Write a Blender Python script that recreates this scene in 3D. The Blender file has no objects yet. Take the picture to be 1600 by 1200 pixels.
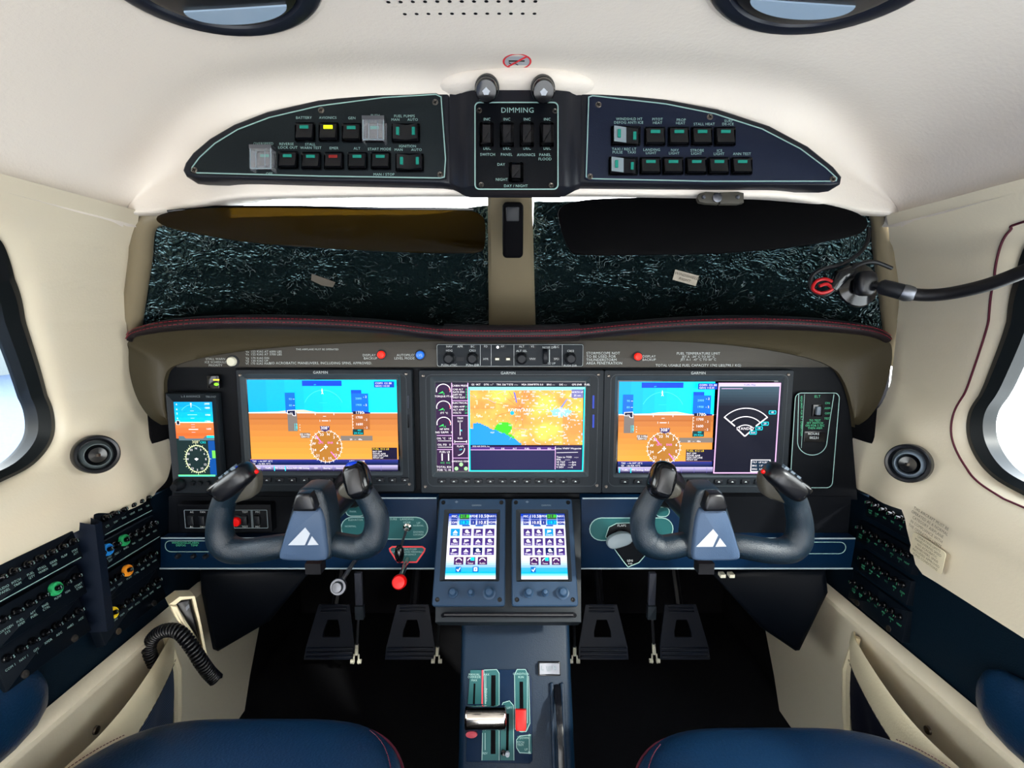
import bpy, math, random
from mathutils import Vector, Matrix, noise
random.seed(7)
# ---------------------------------------------------------------- camera, sky, exposure
PITCH = math.radians(7.0)
SP, CP = math.sin(PITCH), math.cos(PITCH)
sc = bpy.context.scene
cam_d = bpy.data.cameras.new('camera'); cam = bpy.data.objects.new('camera', cam_d)
sc.collection.objects.link(cam)
cam_d.sensor_width = 36; cam_d.lens = 18; cam_d.clip_start = 0.01; cam_d.clip_end = 500
cam.location = (0, 0, 0); cam.rotation_euler = (math.pi/2 - PITCH, 0, 0)
sc.camera = cam
w = bpy.data.worlds.new('world'); sc.world = w; w.use_nodes = True
nt = w.node_tree; bg = nt.nodes['Background']
tc = nt.nodes.new('ShaderNodeTexCoord'); sx = nt.nodes.new('ShaderNodeSeparateXYZ')
rp = nt.nodes.new('ShaderNodeValToRGB')
nt.links.new(tc.outputs['Generated'], sx.inputs[0]); nt.links.new(sx.outputs['Z'], rp.inputs[0])
nt.links.new(rp.outputs[0], bg.inputs[0])
rp.color_ramp.elements[0].position = 0.0; rp.color_ramp.elements[0].color = (1.0, 0.975, 0.93, 1)
rp.color_ramp.elements[1].position = 0.9; rp.color_ramp.elements[1].color = (0.78, 0.87, 1.0, 1)
bg.inputs[1].default_value = 6.5
sd = bpy.data.lights.new('sun', 'SUN'); sd.energy = 3.0; sd.angle = math.radians(3); sd.color = (1, .95, .86)
so = bpy.data.objects.new('sun', sd); sc.collection.objects.link(so)
so.rotation_euler = (math.radians(38), math.radians(48), 0)
sc.view_settings.view_transform = 'Standard'; sc.view_settings.look = 'None'
sc.view_settings.exposure = 1.2; sc.view_settings.gamma = 1; sc.view_settings.use_curve_mapping = False
sc.cycles.use_denoising = True
sc.cycles.max_bounces = 8; sc.cycles.diffuse_bounces = 5; sc.cycles.glossy_bounces = 4
sc.cycles.transparent_max_bounces = 12; sc.cycles.caustics_reflective = False; sc.cycles.caustics_refractive = False
sc.cycles.sample_clamp_indirect = 6

# ---------------------------------------------------------------- measuring helpers (real distances, metres; eye at the origin)
V = Vector
def ray(px, py):
    u, v = (px-800)/800, (600-py)/800
    return V((u, CP+v*SP, v*CP-SP))
def PY(px, py, Y): r = ray(px, py); return r*(Y/r.y)
def PX(px, py, X): r = ray(px, py); return r*(X/r.x)
def PZ(px, py, Z): r = ray(px, py); return r*(Z/r.z)
def PD(px, py, d): return ray(px, py)*d
def lerp(a, b, t): return a+(b-a)*t
def sm(t): t = max(0, min(1, t)); return t*t*(3-2*t)
def interp(tab, x):
    if x <= tab[0][0]: return tab[0][1]
    for (a, b), (c, d) in zip(tab, tab[1:]):
        if x <= c: return lerp(b, d, (x-a)/(c-a))
    return tab[-1][1]
def catmull(pts, n=8, closed=False):
    pts = [V(p) for p in pts]; out = []; N = len(pts)
    rng = range(N if closed else N-1)
    for i in rng:
        g = (lambda k: pts[k % N]) if closed else (lambda k: pts[max(0, min(N-1, k))])
        p0, p1, p2, p3 = g(i-1), g(i), g(i+1), g(i+2)
        for k in range(n):
            t = k/n
            out.append(.5*((2*p1)+(p2-p0)*t+(2*p0-5*p1+4*p2-p3)*t*t+(3*p1-p0-3*p2+p3)*t**3))
    if not closed: out.append(pts[-1])
    return out

class Fr:
    """a plane in the place: origin, x to the right, y up, n out of the face"""
    def __init__(s, o, x=(1, 0, 0), y=(0, 0, 1)):
        s.o = V(o); s.x = V(x).normalized(); s.y = V(y); s.y = (s.y - s.x*s.y.dot(s.x)).normalized(); s.n = s.x.cross(s.y)
    def w(s, a, b, c=0.0): return s.o + s.x*a + s.y*b + s.n*c
    def px(s, px, py):
        r = ray(px, py); t = s.o.dot(s.n)/r.dot(s.n); p = r*t - s.o
        return (p.dot(s.x), p.dot(s.y))
    def pts(s, lst): return [s.px(*p) for p in lst]
    def up(s, c): return Fr(s.o+s.n*c, s.x, s.y)

def rr(x0, y0, x1, y1, r, n=5):
    r = min(r, abs(x1-x0)/2, abs(y1-y0)/2); o = []
    if x0 > x1: x0, x1 = x1, x0
    if y0 > y1: y0, y1 = y1, y0
    for cx, cy, a in ((x1-r, y0+r, -90), (x1-r, y1-r, 0), (x0+r, y1-r, 90), (x0+r, y0+r, 180)):
        for k in range(n+1):
            t = math.radians(a+90*k/n); o.append((cx+r*math.cos(t), cy+r*math.sin(t)))
    return o
def area2(p): return sum(p[i-1][0]*p[i][1]-p[i][0]*p[i-1][1] for i in range(len(p)))/2
def clean(p, e=1e-5):
    o = []
    for q in p:
        if not o or math.hypot(q[0]-o[-1][0], q[1]-o[-1][1]) > e: o.append(tuple(q[:2]))
    if math.hypot(o[0][0]-o[-1][0], o[0][1]-o[-1][1]) < e: o.pop()
    return o
def inset(p, d):
    N = len(p); o = []
    for i in range(N):
        a, b, c = p[i-1], p[i], p[(i+1) % N]
        e1 = V((b[0]-a[0], b[1]-a[1])); e2 = V((c[0]-b[0], c[1]-b[1]))
        e1 = e1.normalized() if e1.length else e2.normalized(); e2 = e2.normalized() if e2.length else e1
        n1 = V((-e1.y, e1.x)); n2 = V((-e2.y, e2.x)); m = n1+n2
        m = m/max(.35, m.length_squared/2) if m.length else n1
        o.append((b[0]+m.x*d, b[1]+m.y*d))
    return o
def smooth2(pts, n=6, closed=True): return [(p.x, p.y) for p in catmull([V((a, b, 0)) for a, b in pts], n, closed)]

_txt = {}
def glyphs(s, align='CENTER', bold=False):
    k = (s, align)
    if k not in _txt:
        c = bpy.data.curves.new('t', 'FONT'); c.body = s; c.align_x = align; c.align_y = 'CENTER'; c.resolution_u = 2; c.size = 1
        c.space_character = 1.06
        o = bpy.data.objects.new('t', c); sc.collection.objects.link(o)
        dg = bpy.context.evaluated_depsgraph_get(); m = o.evaluated_get(dg).to_mesh()
        _txt[k] = ([v.co.copy() for v in m.vertices], [tuple(p.vertices) for p in m.polygons])
        o.evaluated_get(dg).to_mesh_clear(); bpy.data.objects.remove(o); bpy.data.curves.remove(c)
    return _txt[k]

ORIG = {}
class MB:
    def __init__(s): s.v = []; s.f = []; s.m = []; s.c = []; s.mi = 0; s.col = None
    def add(s, vs, fs):
        b = len(s.v); s.v += [V(x) for x in vs]
        for f in fs: s.f.append(tuple(b+i for i in f)); s.m.append(s.mi); s.c.append(s.col)
    def grid(s, rows, closeu=False, closev=False, flip=False):
        R, C = len(rows), len(rows[0]); fs = []
        for i in range(R if closev else R-1):
            for j in range(C if closeu else C-1):
                q = (i*C+j, i*C+(j+1) % C, ((i+1) % R)*C+(j+1) % C, ((i+1) % R)*C+j)
                fs.append(q[::-1] if flip else q)
        s.add([p for r in rows for p in r], fs)
    def poly(s, F, pts, z0, z1, bev=0.0, back=True):
        p = clean(pts)
        if area2(p) < 0: p = p[::-1]
        N = len(p); rings = [[F.w(a, b, z0) for a, b in p]]
        if bev:
            rings.append([F.w(a, b, z1-bev) for a, b in p])
            rings.append([F.w(a, b, z1-bev*.3) for a, b in inset(p, bev*.3)])
            rings.append([F.w(a, b, z1) for a, b in inset(p, bev)])
        else: rings.append([F.w(a, b, z1) for a, b in p])
        s.grid(rings, closeu=True)
        b = len(s.v); s.f.append(tuple(range(b-N, b))); s.m.append(s.mi); s.c.append(s.col)
        if back:
            b0 = b-N*len(rings); s.f.append(tuple(range(b0+N-1, b0-1, -1))); s.m.append(s.mi); s.c.append(s.col)
    def flat(s, F, pts, z):
        p = clean(pts)
        if area2(p) < 0: p = p[::-1]
        s.add([F.w(a, b, z) for a, b in p], [tuple(range(len(p)))])
    def rect(s, F, x0, y0, x1, y1, z0, z1, r=.001, bev=0.0): s.poly(F, rr(x0, y0, x1, y1, r), z0, z1, bev)
    def frame(s, F, outer, inner, z0, z1, zi=None):
        """ring between two outlines of equal count, with depth; zi: height at the inner edge"""
        zi = z1 if zi is None else zi
        s.grid([[F.w(a, b, z0) for a, b in outer], [F.w(a, b, z1) for a, b in outer], [F.w(a, b, zi) for a, b in inner], [F.w(a, b, z0) for a, b in inner]], closeu=True, closev=True)
    def line(s, F, pts, wd, z0=0, z1=.0004, closed=False):
        p = clean(pts) if closed else [tuple(q[:2]) for q in pts]
        L, R = [], []; N = len(p)
        for i in range(N):
            a = p[i-1] if (i or closed) else p[i]; c = p[(i+1) % N] if (i < N-1 or closed) else p[i]; b = p[i]
            e1 = V((b[0]-a[0], b[1]-a[1])); e2 = V((c[0]-b[0], c[1]-b[1]))
            e1 = e1.normalized() if e1.length else e2.normalized(); e2 = e2.normalized() if e2.length else e1
            m = V((-e1.y-e2.y, e1.x+e2.x)); m = m/max(.5, m.length_squared/2)
            L.append((b[0]+m.x*wd/2, b[1]+m.y*wd/2)); R.append((b[0]-m.x*wd/2, b[1]-m.y*wd/2))
        rows = [[F.w(a, b, z) for a, b in Q] for Q, z in ((L, z0), (L, z1), (R, z1), (R, z0))]
        s.grid(rows, closeu=closed, flip=True)
    def lathe(s, F, x, y, prof, n=20, sx=1, sy=1):
        rows = []
        for r, z in prof:
            rows.append([F.w(x+r*sx*math.cos(2*math.pi*k/n), y+r*sy*math.sin(2*math.pi*k/n), z) for k in range(n)])
        s.grid(rows, closeu=True)
        b = len(s.v)
        if prof[-1][0] > 1e-6: s.f.append(tuple(range(b-n, b))); s.m.append(s.mi); s.c.append(s.col)
    def box(s, c, sz, R=None):
        c = V(c); h = V(sz)/2; vs = []
        for a in (-1, 1):
            for b in (-1, 1):
                for d in (-1, 1):
                    p = V((a*h.x, b*h.y, d*h.z)); vs.append(c+(R@p if R else p))
        s.add(vs, [(0, 1, 3, 2), (4, 6, 7, 5), (0, 4, 5, 1), (2, 3, 7, 6), (0, 2, 6, 4), (1, 5, 7, 3)])
    def txt(s, F, t, x, y, size, z=.0006, align='CENTER', sx=1, rot=0):
        vs, fs = glyphs(t, align); c, q = math.cos(rot), math.sin(rot)
        s.add([F.w(x+(p.x*sx*c-p.y*q)*size, y+(p.x*sx*q+p.y*c)*size, z) for p in vs], fs)
    def tube(s, pts, rad, n=10, up=None, caps=True, flatten=1.0):
        pts = [V(p) for p in pts]; N = len(pts); rows = []
        t0 = (pts[1]-pts[0]).normalized(); u = V(up) if up else (V((0, 0, 1)) if abs(t0.z) < .9 else V((1, 0, 0)))
        u = (u-t0*u.dot(t0)).normalized()
        for i, p in enumerate(pts):
            t = (pts[min(N-1, i+1)]-pts[max(0, i-1)]).normalized()
            if up: u = V(up)
            u = (u-t*u.dot(t)).normalized(); w_ = t.cross(u)
            r = rad[i] if isinstance(rad, (list, tuple)) else rad
            rows.append([p+(w_*math.cos(2*math.pi*k/n)+u*math.sin(2*math.pi*k/n)*flatten)*r for k in range(n)])
        s.grid(rows, closeu=True)
        if caps:
            b = len(s.v)
            s.f.append(tuple(range(b-n, b))); s.m.append(s.mi); s.c.append(s.col)
            b0 = b-n*N; s.f.append(tuple(range(b0+n-1, b0-1, -1))); s.m.append(s.mi); s.c.append(s.col)
    def ell(s, c, rx, ry, rz, n=16, m=10, R=None, e=1.0):
        def se(x): return math.copysign(abs(x)**e, x)
        rows = []
        for i in range(m+1):
            a = math.pi*i/m-math.pi/2; row = []
            for k in range(n):
                b = 2*math.pi*k/n
                p = V((rx*se(math.cos(a))*se(math.cos(b)), ry*se(math.cos(a))*se(math.sin(b)), rz*se(math.sin(a))))
                row.append(V(c)+(R@p if R else p))
            rows.append(row)
        s.grid(rows, closeu=True)
    def build(s, name, mat, parent=None, angle=38, **props):
        me = bpy.data.meshes.new(name)
        if parent is not None: o0 = ORIG[parent.name]
        else:
            xs = [p.x for p in s.v]; ys = [p.y for p in s.v]; zs = [p.z for p in s.v]
            o0 = V(((min(xs)+max(xs))/2, (min(ys)+max(ys))/2, min(zs)))
        me.from_pydata([tuple(p-o0) for p in s.v], [], s.f)
        mats = mat if isinstance(mat, (list, tuple)) else [mat]
        for m_ in mats: me.materials.append(m_)
        me.polygons.foreach_set('material_index', s.m)
        if any(c is not None for c in s.c):
            at = me.color_attributes.new('Col', 'FLOAT_COLOR', 'CORNER'); buf = []
            for f, c in zip(s.f, s.c):
                c = c or (0, 0, 0)
                buf += [c[0], c[1], c[2], 1.0]*len(f)
            at.data.foreach_set('color', buf)
        me.polygons.foreach_set('use_smooth', [True]*len(s.f))
        me.validate(); me.update()
        me.set_sharp_from_angle(angle=math.radians(angle))
        o = bpy.data.objects.new(name, me); sc.collection.objects.link(o)
        if parent is not None: o.parent = parent; o.location = (0, 0, 0)
        else: o.location = o0
        ORIG[o.name] = o0
        for k, x in props.items(): o[k] = x
        return o

def tag(o, label, cat, group=None):
    o['label'] = label; o['category'] = cat
    if group: o['group'] = group
    return o
def thing(name, loc, label, cat, group=None):
    o = bpy.data.objects.new(name, None); sc.collection.objects.link(o); o.location = loc; o.empty_display_size = .02
    ORIG[o.name] = V(loc); return tag(o, label, cat, group)
def copy_tree(o, parent=None, off=V((0, 0, 0))):
    c = o.copy(); sc.collection.objects.link(c)
    if parent is None: c.location = V(o.location)+V(off)
    else: c.parent = parent
    for ch in [x for x in ALLCH(o)]: copy_tree(ch, c)
    return c
def ALLCH(o): return list(o.children)

# ---------------------------------------------------------------- materials
def lin(c): return tuple(((x/255)/12.92 if x/255 <= .04045 else ((x/255+.055)/1.055)**2.4) for x in c)
def mat(name, col, rough=.5, metal=0, spec=.2, bump=0, bscale=200, emit=0, alpha=1, coat=0, trans=0, srgb=True, vary=0, sheen=0):
    m = bpy.data.materials.new(name); m.use_nodes = True; n = m.node_tree; b = n.nodes['Principled BSDF']
    c = lin(col) if srgb else col
    b.inputs['Base Color'].default_value = (*c, 1); b.inputs['Roughness'].default_value = rough; b.inputs['Metallic'].default_value = metal
    b.inputs['Specular IOR Level'].default_value = spec; b.inputs['Coat Weight'].default_value = coat; b.inputs['Alpha'].default_value = alpha
    b.inputs['Transmission Weight'].default_value = trans
    if emit: b.inputs['Emission Color'].default_value = (*c, 1); b.inputs['Emission Strength'].default_value = emit*.5
    if bump or vary:
        t = n.nodes.new('ShaderNodeTexCoord'); x = n.nodes.new('ShaderNodeTexNoise'); x.inputs['Scale'].default_value = bscale; x.inputs['Detail'].default_value = 3
        n.links.new(t.outputs['Object'], x.inputs['Vector'])
        if bump:
            q = n.nodes.new('ShaderNodeBump'); q.inputs['Strength'].default_value = bump; q.inputs['Distance'].default_value = .001
            n.links.new(x.outputs['Fac'], q.inputs['Height']); n.links.new(q.outputs[0], b.inputs['Normal'])
        if vary:
            y = n.nodes.new('ShaderNodeTexNoise'); y.inputs['Scale'].default_value = 9
            n.links.new(t.outputs['Object'], y.inputs['Vector'])
            r = n.nodes.new('ShaderNodeValToRGB'); r.color_ramp.elements[0].position = .3; r.color_ramp.elements[1].position = .7
            r.color_ramp.elements[0].color = (*[k*(1-vary) for k in c], 1); r.color_ramp.elements[1].color = (*[min(1, k*(1+vary)) for k in c], 1)
            n.links.new(y.outputs['Fac'], r.inputs[0]); n.links.new(r.outputs[0], b.inputs['Base Color'])
    return m
M = {}
M['ceil'] = mat('headliner_cream', (206, 198, 188), .55, bump=.35, bscale=260)
M['wall'] = mat('sidewall_cream', (204, 194, 172), .38, bump=.2, bscale=300, coat=.15, spec=.5)
M['cream'] = mat('cream_leather', (216, 203, 172), .55, bump=.3, bscale=350)
M['black'] = mat('black_panel', (8, 10, 14), .45, spec=.07, bump=.15, bscale=900)
M['plate'] = mat('panel_sky_tint', (2, 22, 44), .45, spec=.08, bump=.2, bscale=900)  # navy is the blue window light put into the panel colour
M['ohplate'] = mat('overhead_plate', (20, 26, 29), .5, spec=.1, bump=.15, bscale=900)
M['ohplate_r'] = mat('overhead_plate_blue', (20, 26, 42), .5, spec=.1, bump=.15, bscale=900)
M['housing'] = mat('console_housing', (18, 20, 27), .38)
M['strip'] = mat('panel_strip_taupe', (56, 53, 48), .5, bump=.15, bscale=900)
M['hood'] = mat('hood_taupe', (58, 52, 38), .5, bump=.2, bscale=500)
M['leather'] = mat('black_leather', (20, 15, 19), .45, bump=.5, bscale=420)
M['seat'] = mat('black_leather_sky_tint', (3, 32, 58), .38, spec=.40, bump=.5, bscale=330)  # blue sky sheen on dark leather, put into its base colour
M['stitch'] = mat('red_stitch', (112, 28, 40), .6)
M['stitchd'] = mat('dark_red_piping', (74, 24, 38), .6)
M['bezel'] = mat('display_bezel', (22, 27, 32), .45, spec=.12, bump=.1, bscale=900)
M['bezelin'] = mat('display_bezel_inner', (50, 57, 62), .35)
M['gtc'] = mat('controller_bezel_blue', (28, 46, 66), .42, bump=.1, bscale=900)
M['gloss'] = mat('black_gloss', (6, 7, 10), .15, spec=.35)
M['void'] = mat('slot_black', (3, 3, 5), .8, spec=.05)
M['knob'] = mat('knob_rubber', (15, 18, 23), .45)
M['knobl'] = mat('knob_grey', (86, 96, 106), .35)
M['line'] = mat('silver_line', (130, 145, 152), .4)
M['edge'] = mat('teal_white_print', (128, 158, 154), .5)
M['print'] = mat('white_print', (170, 176, 176), .5)
M['teal'] = mat('teal_placard', (20, 70, 72), .5)
M['red'] = mat('red_plastic', (205, 10, 10), .35)
M['redlit'] = mat('red_button_lit', (240, 30, 16), .3, emit=.8)
M['blue'] = mat('blue_plastic', (10, 44, 150), .35)
M['bluelit'] = mat('blue_button_lit', (28, 96, 200), .3, emit=.5)
M['white'] = mat('white_plastic', (150, 155, 162), .4)
M['ivory'] = mat('ivory_plastic', (206, 204, 186), .4)
M['chrome'] = mat('chrome', (214, 208, 200), .12, metal=1)
M['steel'] = mat('brushed_steel', (96, 98, 104), .42, metal=1)
M['rockw'] = mat('white_rocker', (120, 122, 130), .5)
M['screw'] = mat('dark_screw', (110, 104, 98), .35, metal=1)
M['rubber'] = mat('black_rubber', (8, 8, 12), .45)
M['sealg'] = mat('window_seal', (12, 16, 18), .4)
M['yoke'] = mat('yoke_leather', (6, 22, 33), .38, spec=.42, bump=.6, bscale=900)
M['hub'] = mat('hub_cover_grey', (50, 66, 88), .5, bump=.2, bscale=700)
M['guard'] = mat('taupe_plastic', (58, 56, 50), .45)
M['pod'] = mat('switch_pod_black', (7, 8, 13), .34, spec=.35)
M['carpet'] = mat('black_carpet', (2, 2, 6), .9, bump=.8, bscale=600)
M['dark'] = mat('dark_navy_liner', (7, 16, 30), .5, bump=.3, bscale=600)
M['side'] = mat('dark_side_trim', (3, 17, 28), .6, spec=.1, bump=.4, bscale=500)
M['brk'] = mat('breaker_plate', (4, 10, 18), .5, spec=.1)
M['pedest'] = mat('pedestal_sky_tint', (1, 22, 40), .5, bump=.3, bscale=500)  # blue window light on the pedestal, carried by a navy tint
M['pedal'] = mat('pedal_black', (4, 14, 30), .45)
M['ledteal'] = mat('indicator_teal', (20, 112, 98), .4)
M['ledyel'] = mat('indicator_lit_yellow', (225, 255, 20), .3, emit=2.0)
M['ledred'] = mat('indicator_red', (110, 26, 24), .35)
M['ledgreen'] = mat('indicator_lit_green', (120, 240, 40), .3, emit=1.2)
M['grey'] = mat('mid_grey_plastic', (110, 122, 128), .45)
M['post'] = mat('post_taupe', (112, 102, 82), .45, bump=.1)
M['guardclear'] = mat('clear_switch_guard', (225, 228, 235), .06, alpha=.10, spec=.9)
M['cgreen'] = mat('green_collar', (40, 150, 90), .4)
M['cblue'] = mat('blue_collar', (40, 140, 220), .4)
M['corange'] = mat('orange_collar', (240, 150, 40), .4)
M['cyellow'] = mat('yellow_collar', (245, 215, 40), .4)
M['greent'] = mat('green_print', (70, 160, 120), .5)
M['paper'] = mat('paper_label', (176, 166, 150), .7)
M['ink'] = mat('brown_ink', (90, 84, 76), .7)
M['tarmac'] = mat('tarmac', (206, 204, 200), .8, vary=.1)
M['shaded_tarmac'] = mat('shaded_tarmac_blue', (58, 72, 94), .6, vary=.12)  # shade on the tarmac, put into a darker bluish colour
M['hangar'] = mat('hangar_wall', (84, 92, 96), .6)
M['lens'] = mat('frosted_lens', (140, 160, 180), .18, spec=.8)
M['void2'] = mat('bolster_black', (3, 6, 12), .5, spec=.08)
def glass(name, tint=(.9, .95, .95)):
    m = bpy.data.materials.new(name); m.use_nodes = True; n = m.node_tree; n.nodes.remove(n.nodes['Principled BSDF'])
    o = n.nodes['Material Output']; t = n.nodes.new('ShaderNodeBsdfTransparent'); t.inputs[0].default_value = (*tint, 1)
    g = n.nodes.new('ShaderNodeBsdfGlossy'); g.inputs['Roughness'].default_value = .02
    f = n.nodes.new('ShaderNodeFresnel'); f.inputs[0].default_value = 1.3; x = n.nodes.new('ShaderNodeMixShader')
    n.links.new(f.outputs[0], x.inputs[0]); n.links.new(t.outputs[0], x.inputs[1]); n.links.new(g.outputs[0], x.inputs[2]); n.links.new(x.outputs[0], o.inputs[0])
    return m
M['glass'] = glass('window_glass')
def visor_mat():
    m = bpy.data.materials.new('smoked_visor_acrylic'); m.use_nodes = True; n = m.node_tree; n.nodes.remove(n.nodes['Principled BSDF']); L = n.links.new
    o = n.nodes['Material Output']; t = n.nodes.new('ShaderNodeBsdfTransparent'); t.inputs[0].default_value = (.12, .085, .025, 1)
    tr = n.nodes.new('ShaderNodeBsdfTranslucent'); tr.inputs[0].default_value = (.26, .19, .045, 1)
    g = n.nodes.new('ShaderNodeBsdfGlossy'); g.inputs['Roughness'].default_value = .05; g.inputs[0].default_value = (.5, .5, .5, 1)
    a = n.nodes.new('ShaderNodeMixShader'); a.inputs[0].default_value = .35; L(t.outputs[0], a.inputs[1]); L(tr.outputs[0], a.inputs[2])
    f = n.nodes.new('ShaderNodeFresnel'); f.inputs[0].default_value = 1.3; x = n.nodes.new('ShaderNodeMixShader')
    L(f.outputs[0], x.inputs[0]); L(a.outputs[0], x.inputs[1]); L(g.outputs[0], x.inputs[2]); L(x.outputs[0], o.inputs[0]); return m
M['smoke'] = visor_mat()
def screen_mat():
    m = bpy.data.materials.new('screen_image'); m.use_nodes = True; n = m.node_tree; b = n.nodes['Principled BSDF']
    a = n.nodes.new('ShaderNodeVertexColor'); a.layer_name = 'Col'
    b.inputs['Base Color'].default_value = (.004, .004, .006, 1); b.inputs['Roughness'].default_value = .3; b.inputs['Specular IOR Level'].default_value = .08
    n.links.new(a.outputs[0], b.inputs['Emission Color']); b.inputs['Emission Strength'].default_value = 0.60
    return m
M['screen'] = screen_mat()
def foil_mat():
    m = bpy.data.materials.new('crinkled_foil'); m.use_nodes = True; n = m.node_tree; b = n.nodes['Principled BSDF']; L = n.links.new
    t = n.nodes.new('ShaderNodeTexCoord')
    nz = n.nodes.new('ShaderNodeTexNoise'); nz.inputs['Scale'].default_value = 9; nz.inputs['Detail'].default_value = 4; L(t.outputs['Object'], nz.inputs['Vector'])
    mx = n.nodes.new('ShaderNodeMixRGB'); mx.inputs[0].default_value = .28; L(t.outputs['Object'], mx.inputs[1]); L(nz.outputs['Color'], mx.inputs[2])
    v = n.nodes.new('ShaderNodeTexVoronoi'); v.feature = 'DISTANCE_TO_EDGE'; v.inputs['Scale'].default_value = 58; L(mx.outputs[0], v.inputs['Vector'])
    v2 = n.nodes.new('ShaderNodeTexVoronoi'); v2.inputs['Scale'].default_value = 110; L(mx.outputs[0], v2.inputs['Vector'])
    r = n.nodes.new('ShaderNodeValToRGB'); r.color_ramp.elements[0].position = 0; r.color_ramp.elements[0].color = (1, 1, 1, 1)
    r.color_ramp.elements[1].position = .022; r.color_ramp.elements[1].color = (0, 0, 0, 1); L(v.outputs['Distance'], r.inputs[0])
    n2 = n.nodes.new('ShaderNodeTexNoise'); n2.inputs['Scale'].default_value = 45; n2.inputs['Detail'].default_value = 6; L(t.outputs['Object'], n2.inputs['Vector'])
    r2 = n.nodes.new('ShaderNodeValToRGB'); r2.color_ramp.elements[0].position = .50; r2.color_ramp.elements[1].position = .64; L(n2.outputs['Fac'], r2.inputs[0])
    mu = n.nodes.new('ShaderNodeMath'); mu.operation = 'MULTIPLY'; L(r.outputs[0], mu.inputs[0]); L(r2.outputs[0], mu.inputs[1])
    c = n.nodes.new('ShaderNodeMixRGB'); c.inputs[1].default_value = (.030, .058, .062, 1); c.inputs[2].default_value = (.30, .36, .36, 1); L(mu.outputs[0], c.inputs[0])  # sparkle highlights painted as pale crease lines, dark reflections as the teal base
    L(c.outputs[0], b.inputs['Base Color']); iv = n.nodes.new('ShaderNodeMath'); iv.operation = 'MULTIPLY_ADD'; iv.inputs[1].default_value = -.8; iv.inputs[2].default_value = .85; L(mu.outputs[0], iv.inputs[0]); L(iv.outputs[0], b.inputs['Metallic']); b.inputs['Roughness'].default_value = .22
    ad = n.nodes.new('ShaderNodeMath'); ad.operation = 'ADD'; L(v2.outputs['Distance'], ad.inputs[0]); L(n2.outputs['Fac'], ad.inputs[1])
    bp = n.nodes.new('ShaderNodeBump'); bp.inputs['Strength'].default_value = 1; bp.inputs['Distance'].default_value = .0022; L(ad.outputs[0], bp.inputs['Height']); L(bp.outputs[0], b.inputs['Normal'])
    return m
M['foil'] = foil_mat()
def mesh_fabric():
    m = mat('mesh_fabric', (14, 24, 44), .7); n = m.node_tree; b = n.nodes['Principled BSDF']
    t = n.nodes.new('ShaderNodeTexCoord'); q = n.nodes.new('ShaderNodeTexWave'); q.inputs['Scale'].default_value = 62; q.bands_direction = 'Z'
    n.links.new(t.outputs['Object'], q.inputs['Vector'])
    r = n.nodes.new('ShaderNodeValToRGB'); r.color_ramp.elements[0].color = (.004, .008, .02, 1); r.color_ramp.elements[1].color = (.07, .10, .17, 1)
    n.links.new(q.outputs['Fac'], r.inputs[0]); n.links.new(r.outputs[0], b.inputs['Base Color']); return m
M['mesh'] = mesh_fabric()
# ================================================================ the cabin shell
XT = [(-.86, .600), (-.51, .600), (-.31, .600), (-.27, .605), (-.20, .622), (-.10, .622), (0, .602), (.05, .582), (.10, .547), (.13, .515), (.16, .48)]
def Xw(z): return interp(XT, z)
def onwall(px, py, s):
    r = ray(px, py); a, b = .3, 1.6
    for _ in range(40):
        m = (a+b)/2; p = r*m
        if s*p.x < Xw(p.z): a = m
        else: b = m
    return r*a
WINL = [(-60, 330), (0, 366), (22, 402), (40, 460), (58, 535), (78, 605), (91, 645), (90, 685), (64, 722), (20, 748), (-60, 778)]
WINR = [(1660, 352), (1604, 372), (1583, 410), (1570, 460), (1556, 530), (1530, 600), (1506, 645), (1506, 690), (1532, 735), (1580, 768), (1660, 800)]
FWDL = [(218, 330), (210, 380), (203, 450), (197, 500), (205, 560), (222, 625), (246, 650), (262, 685), (264, 712), (255, 750), (238, 768)]
FWDR = [(1385, 336), (1392, 400), (1397, 450), (1402, 500), (1396, 560), (1378, 630), (1350, 655), (1332, 690), (1325, 735), (1328, 752), (1340, 762)]
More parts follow.
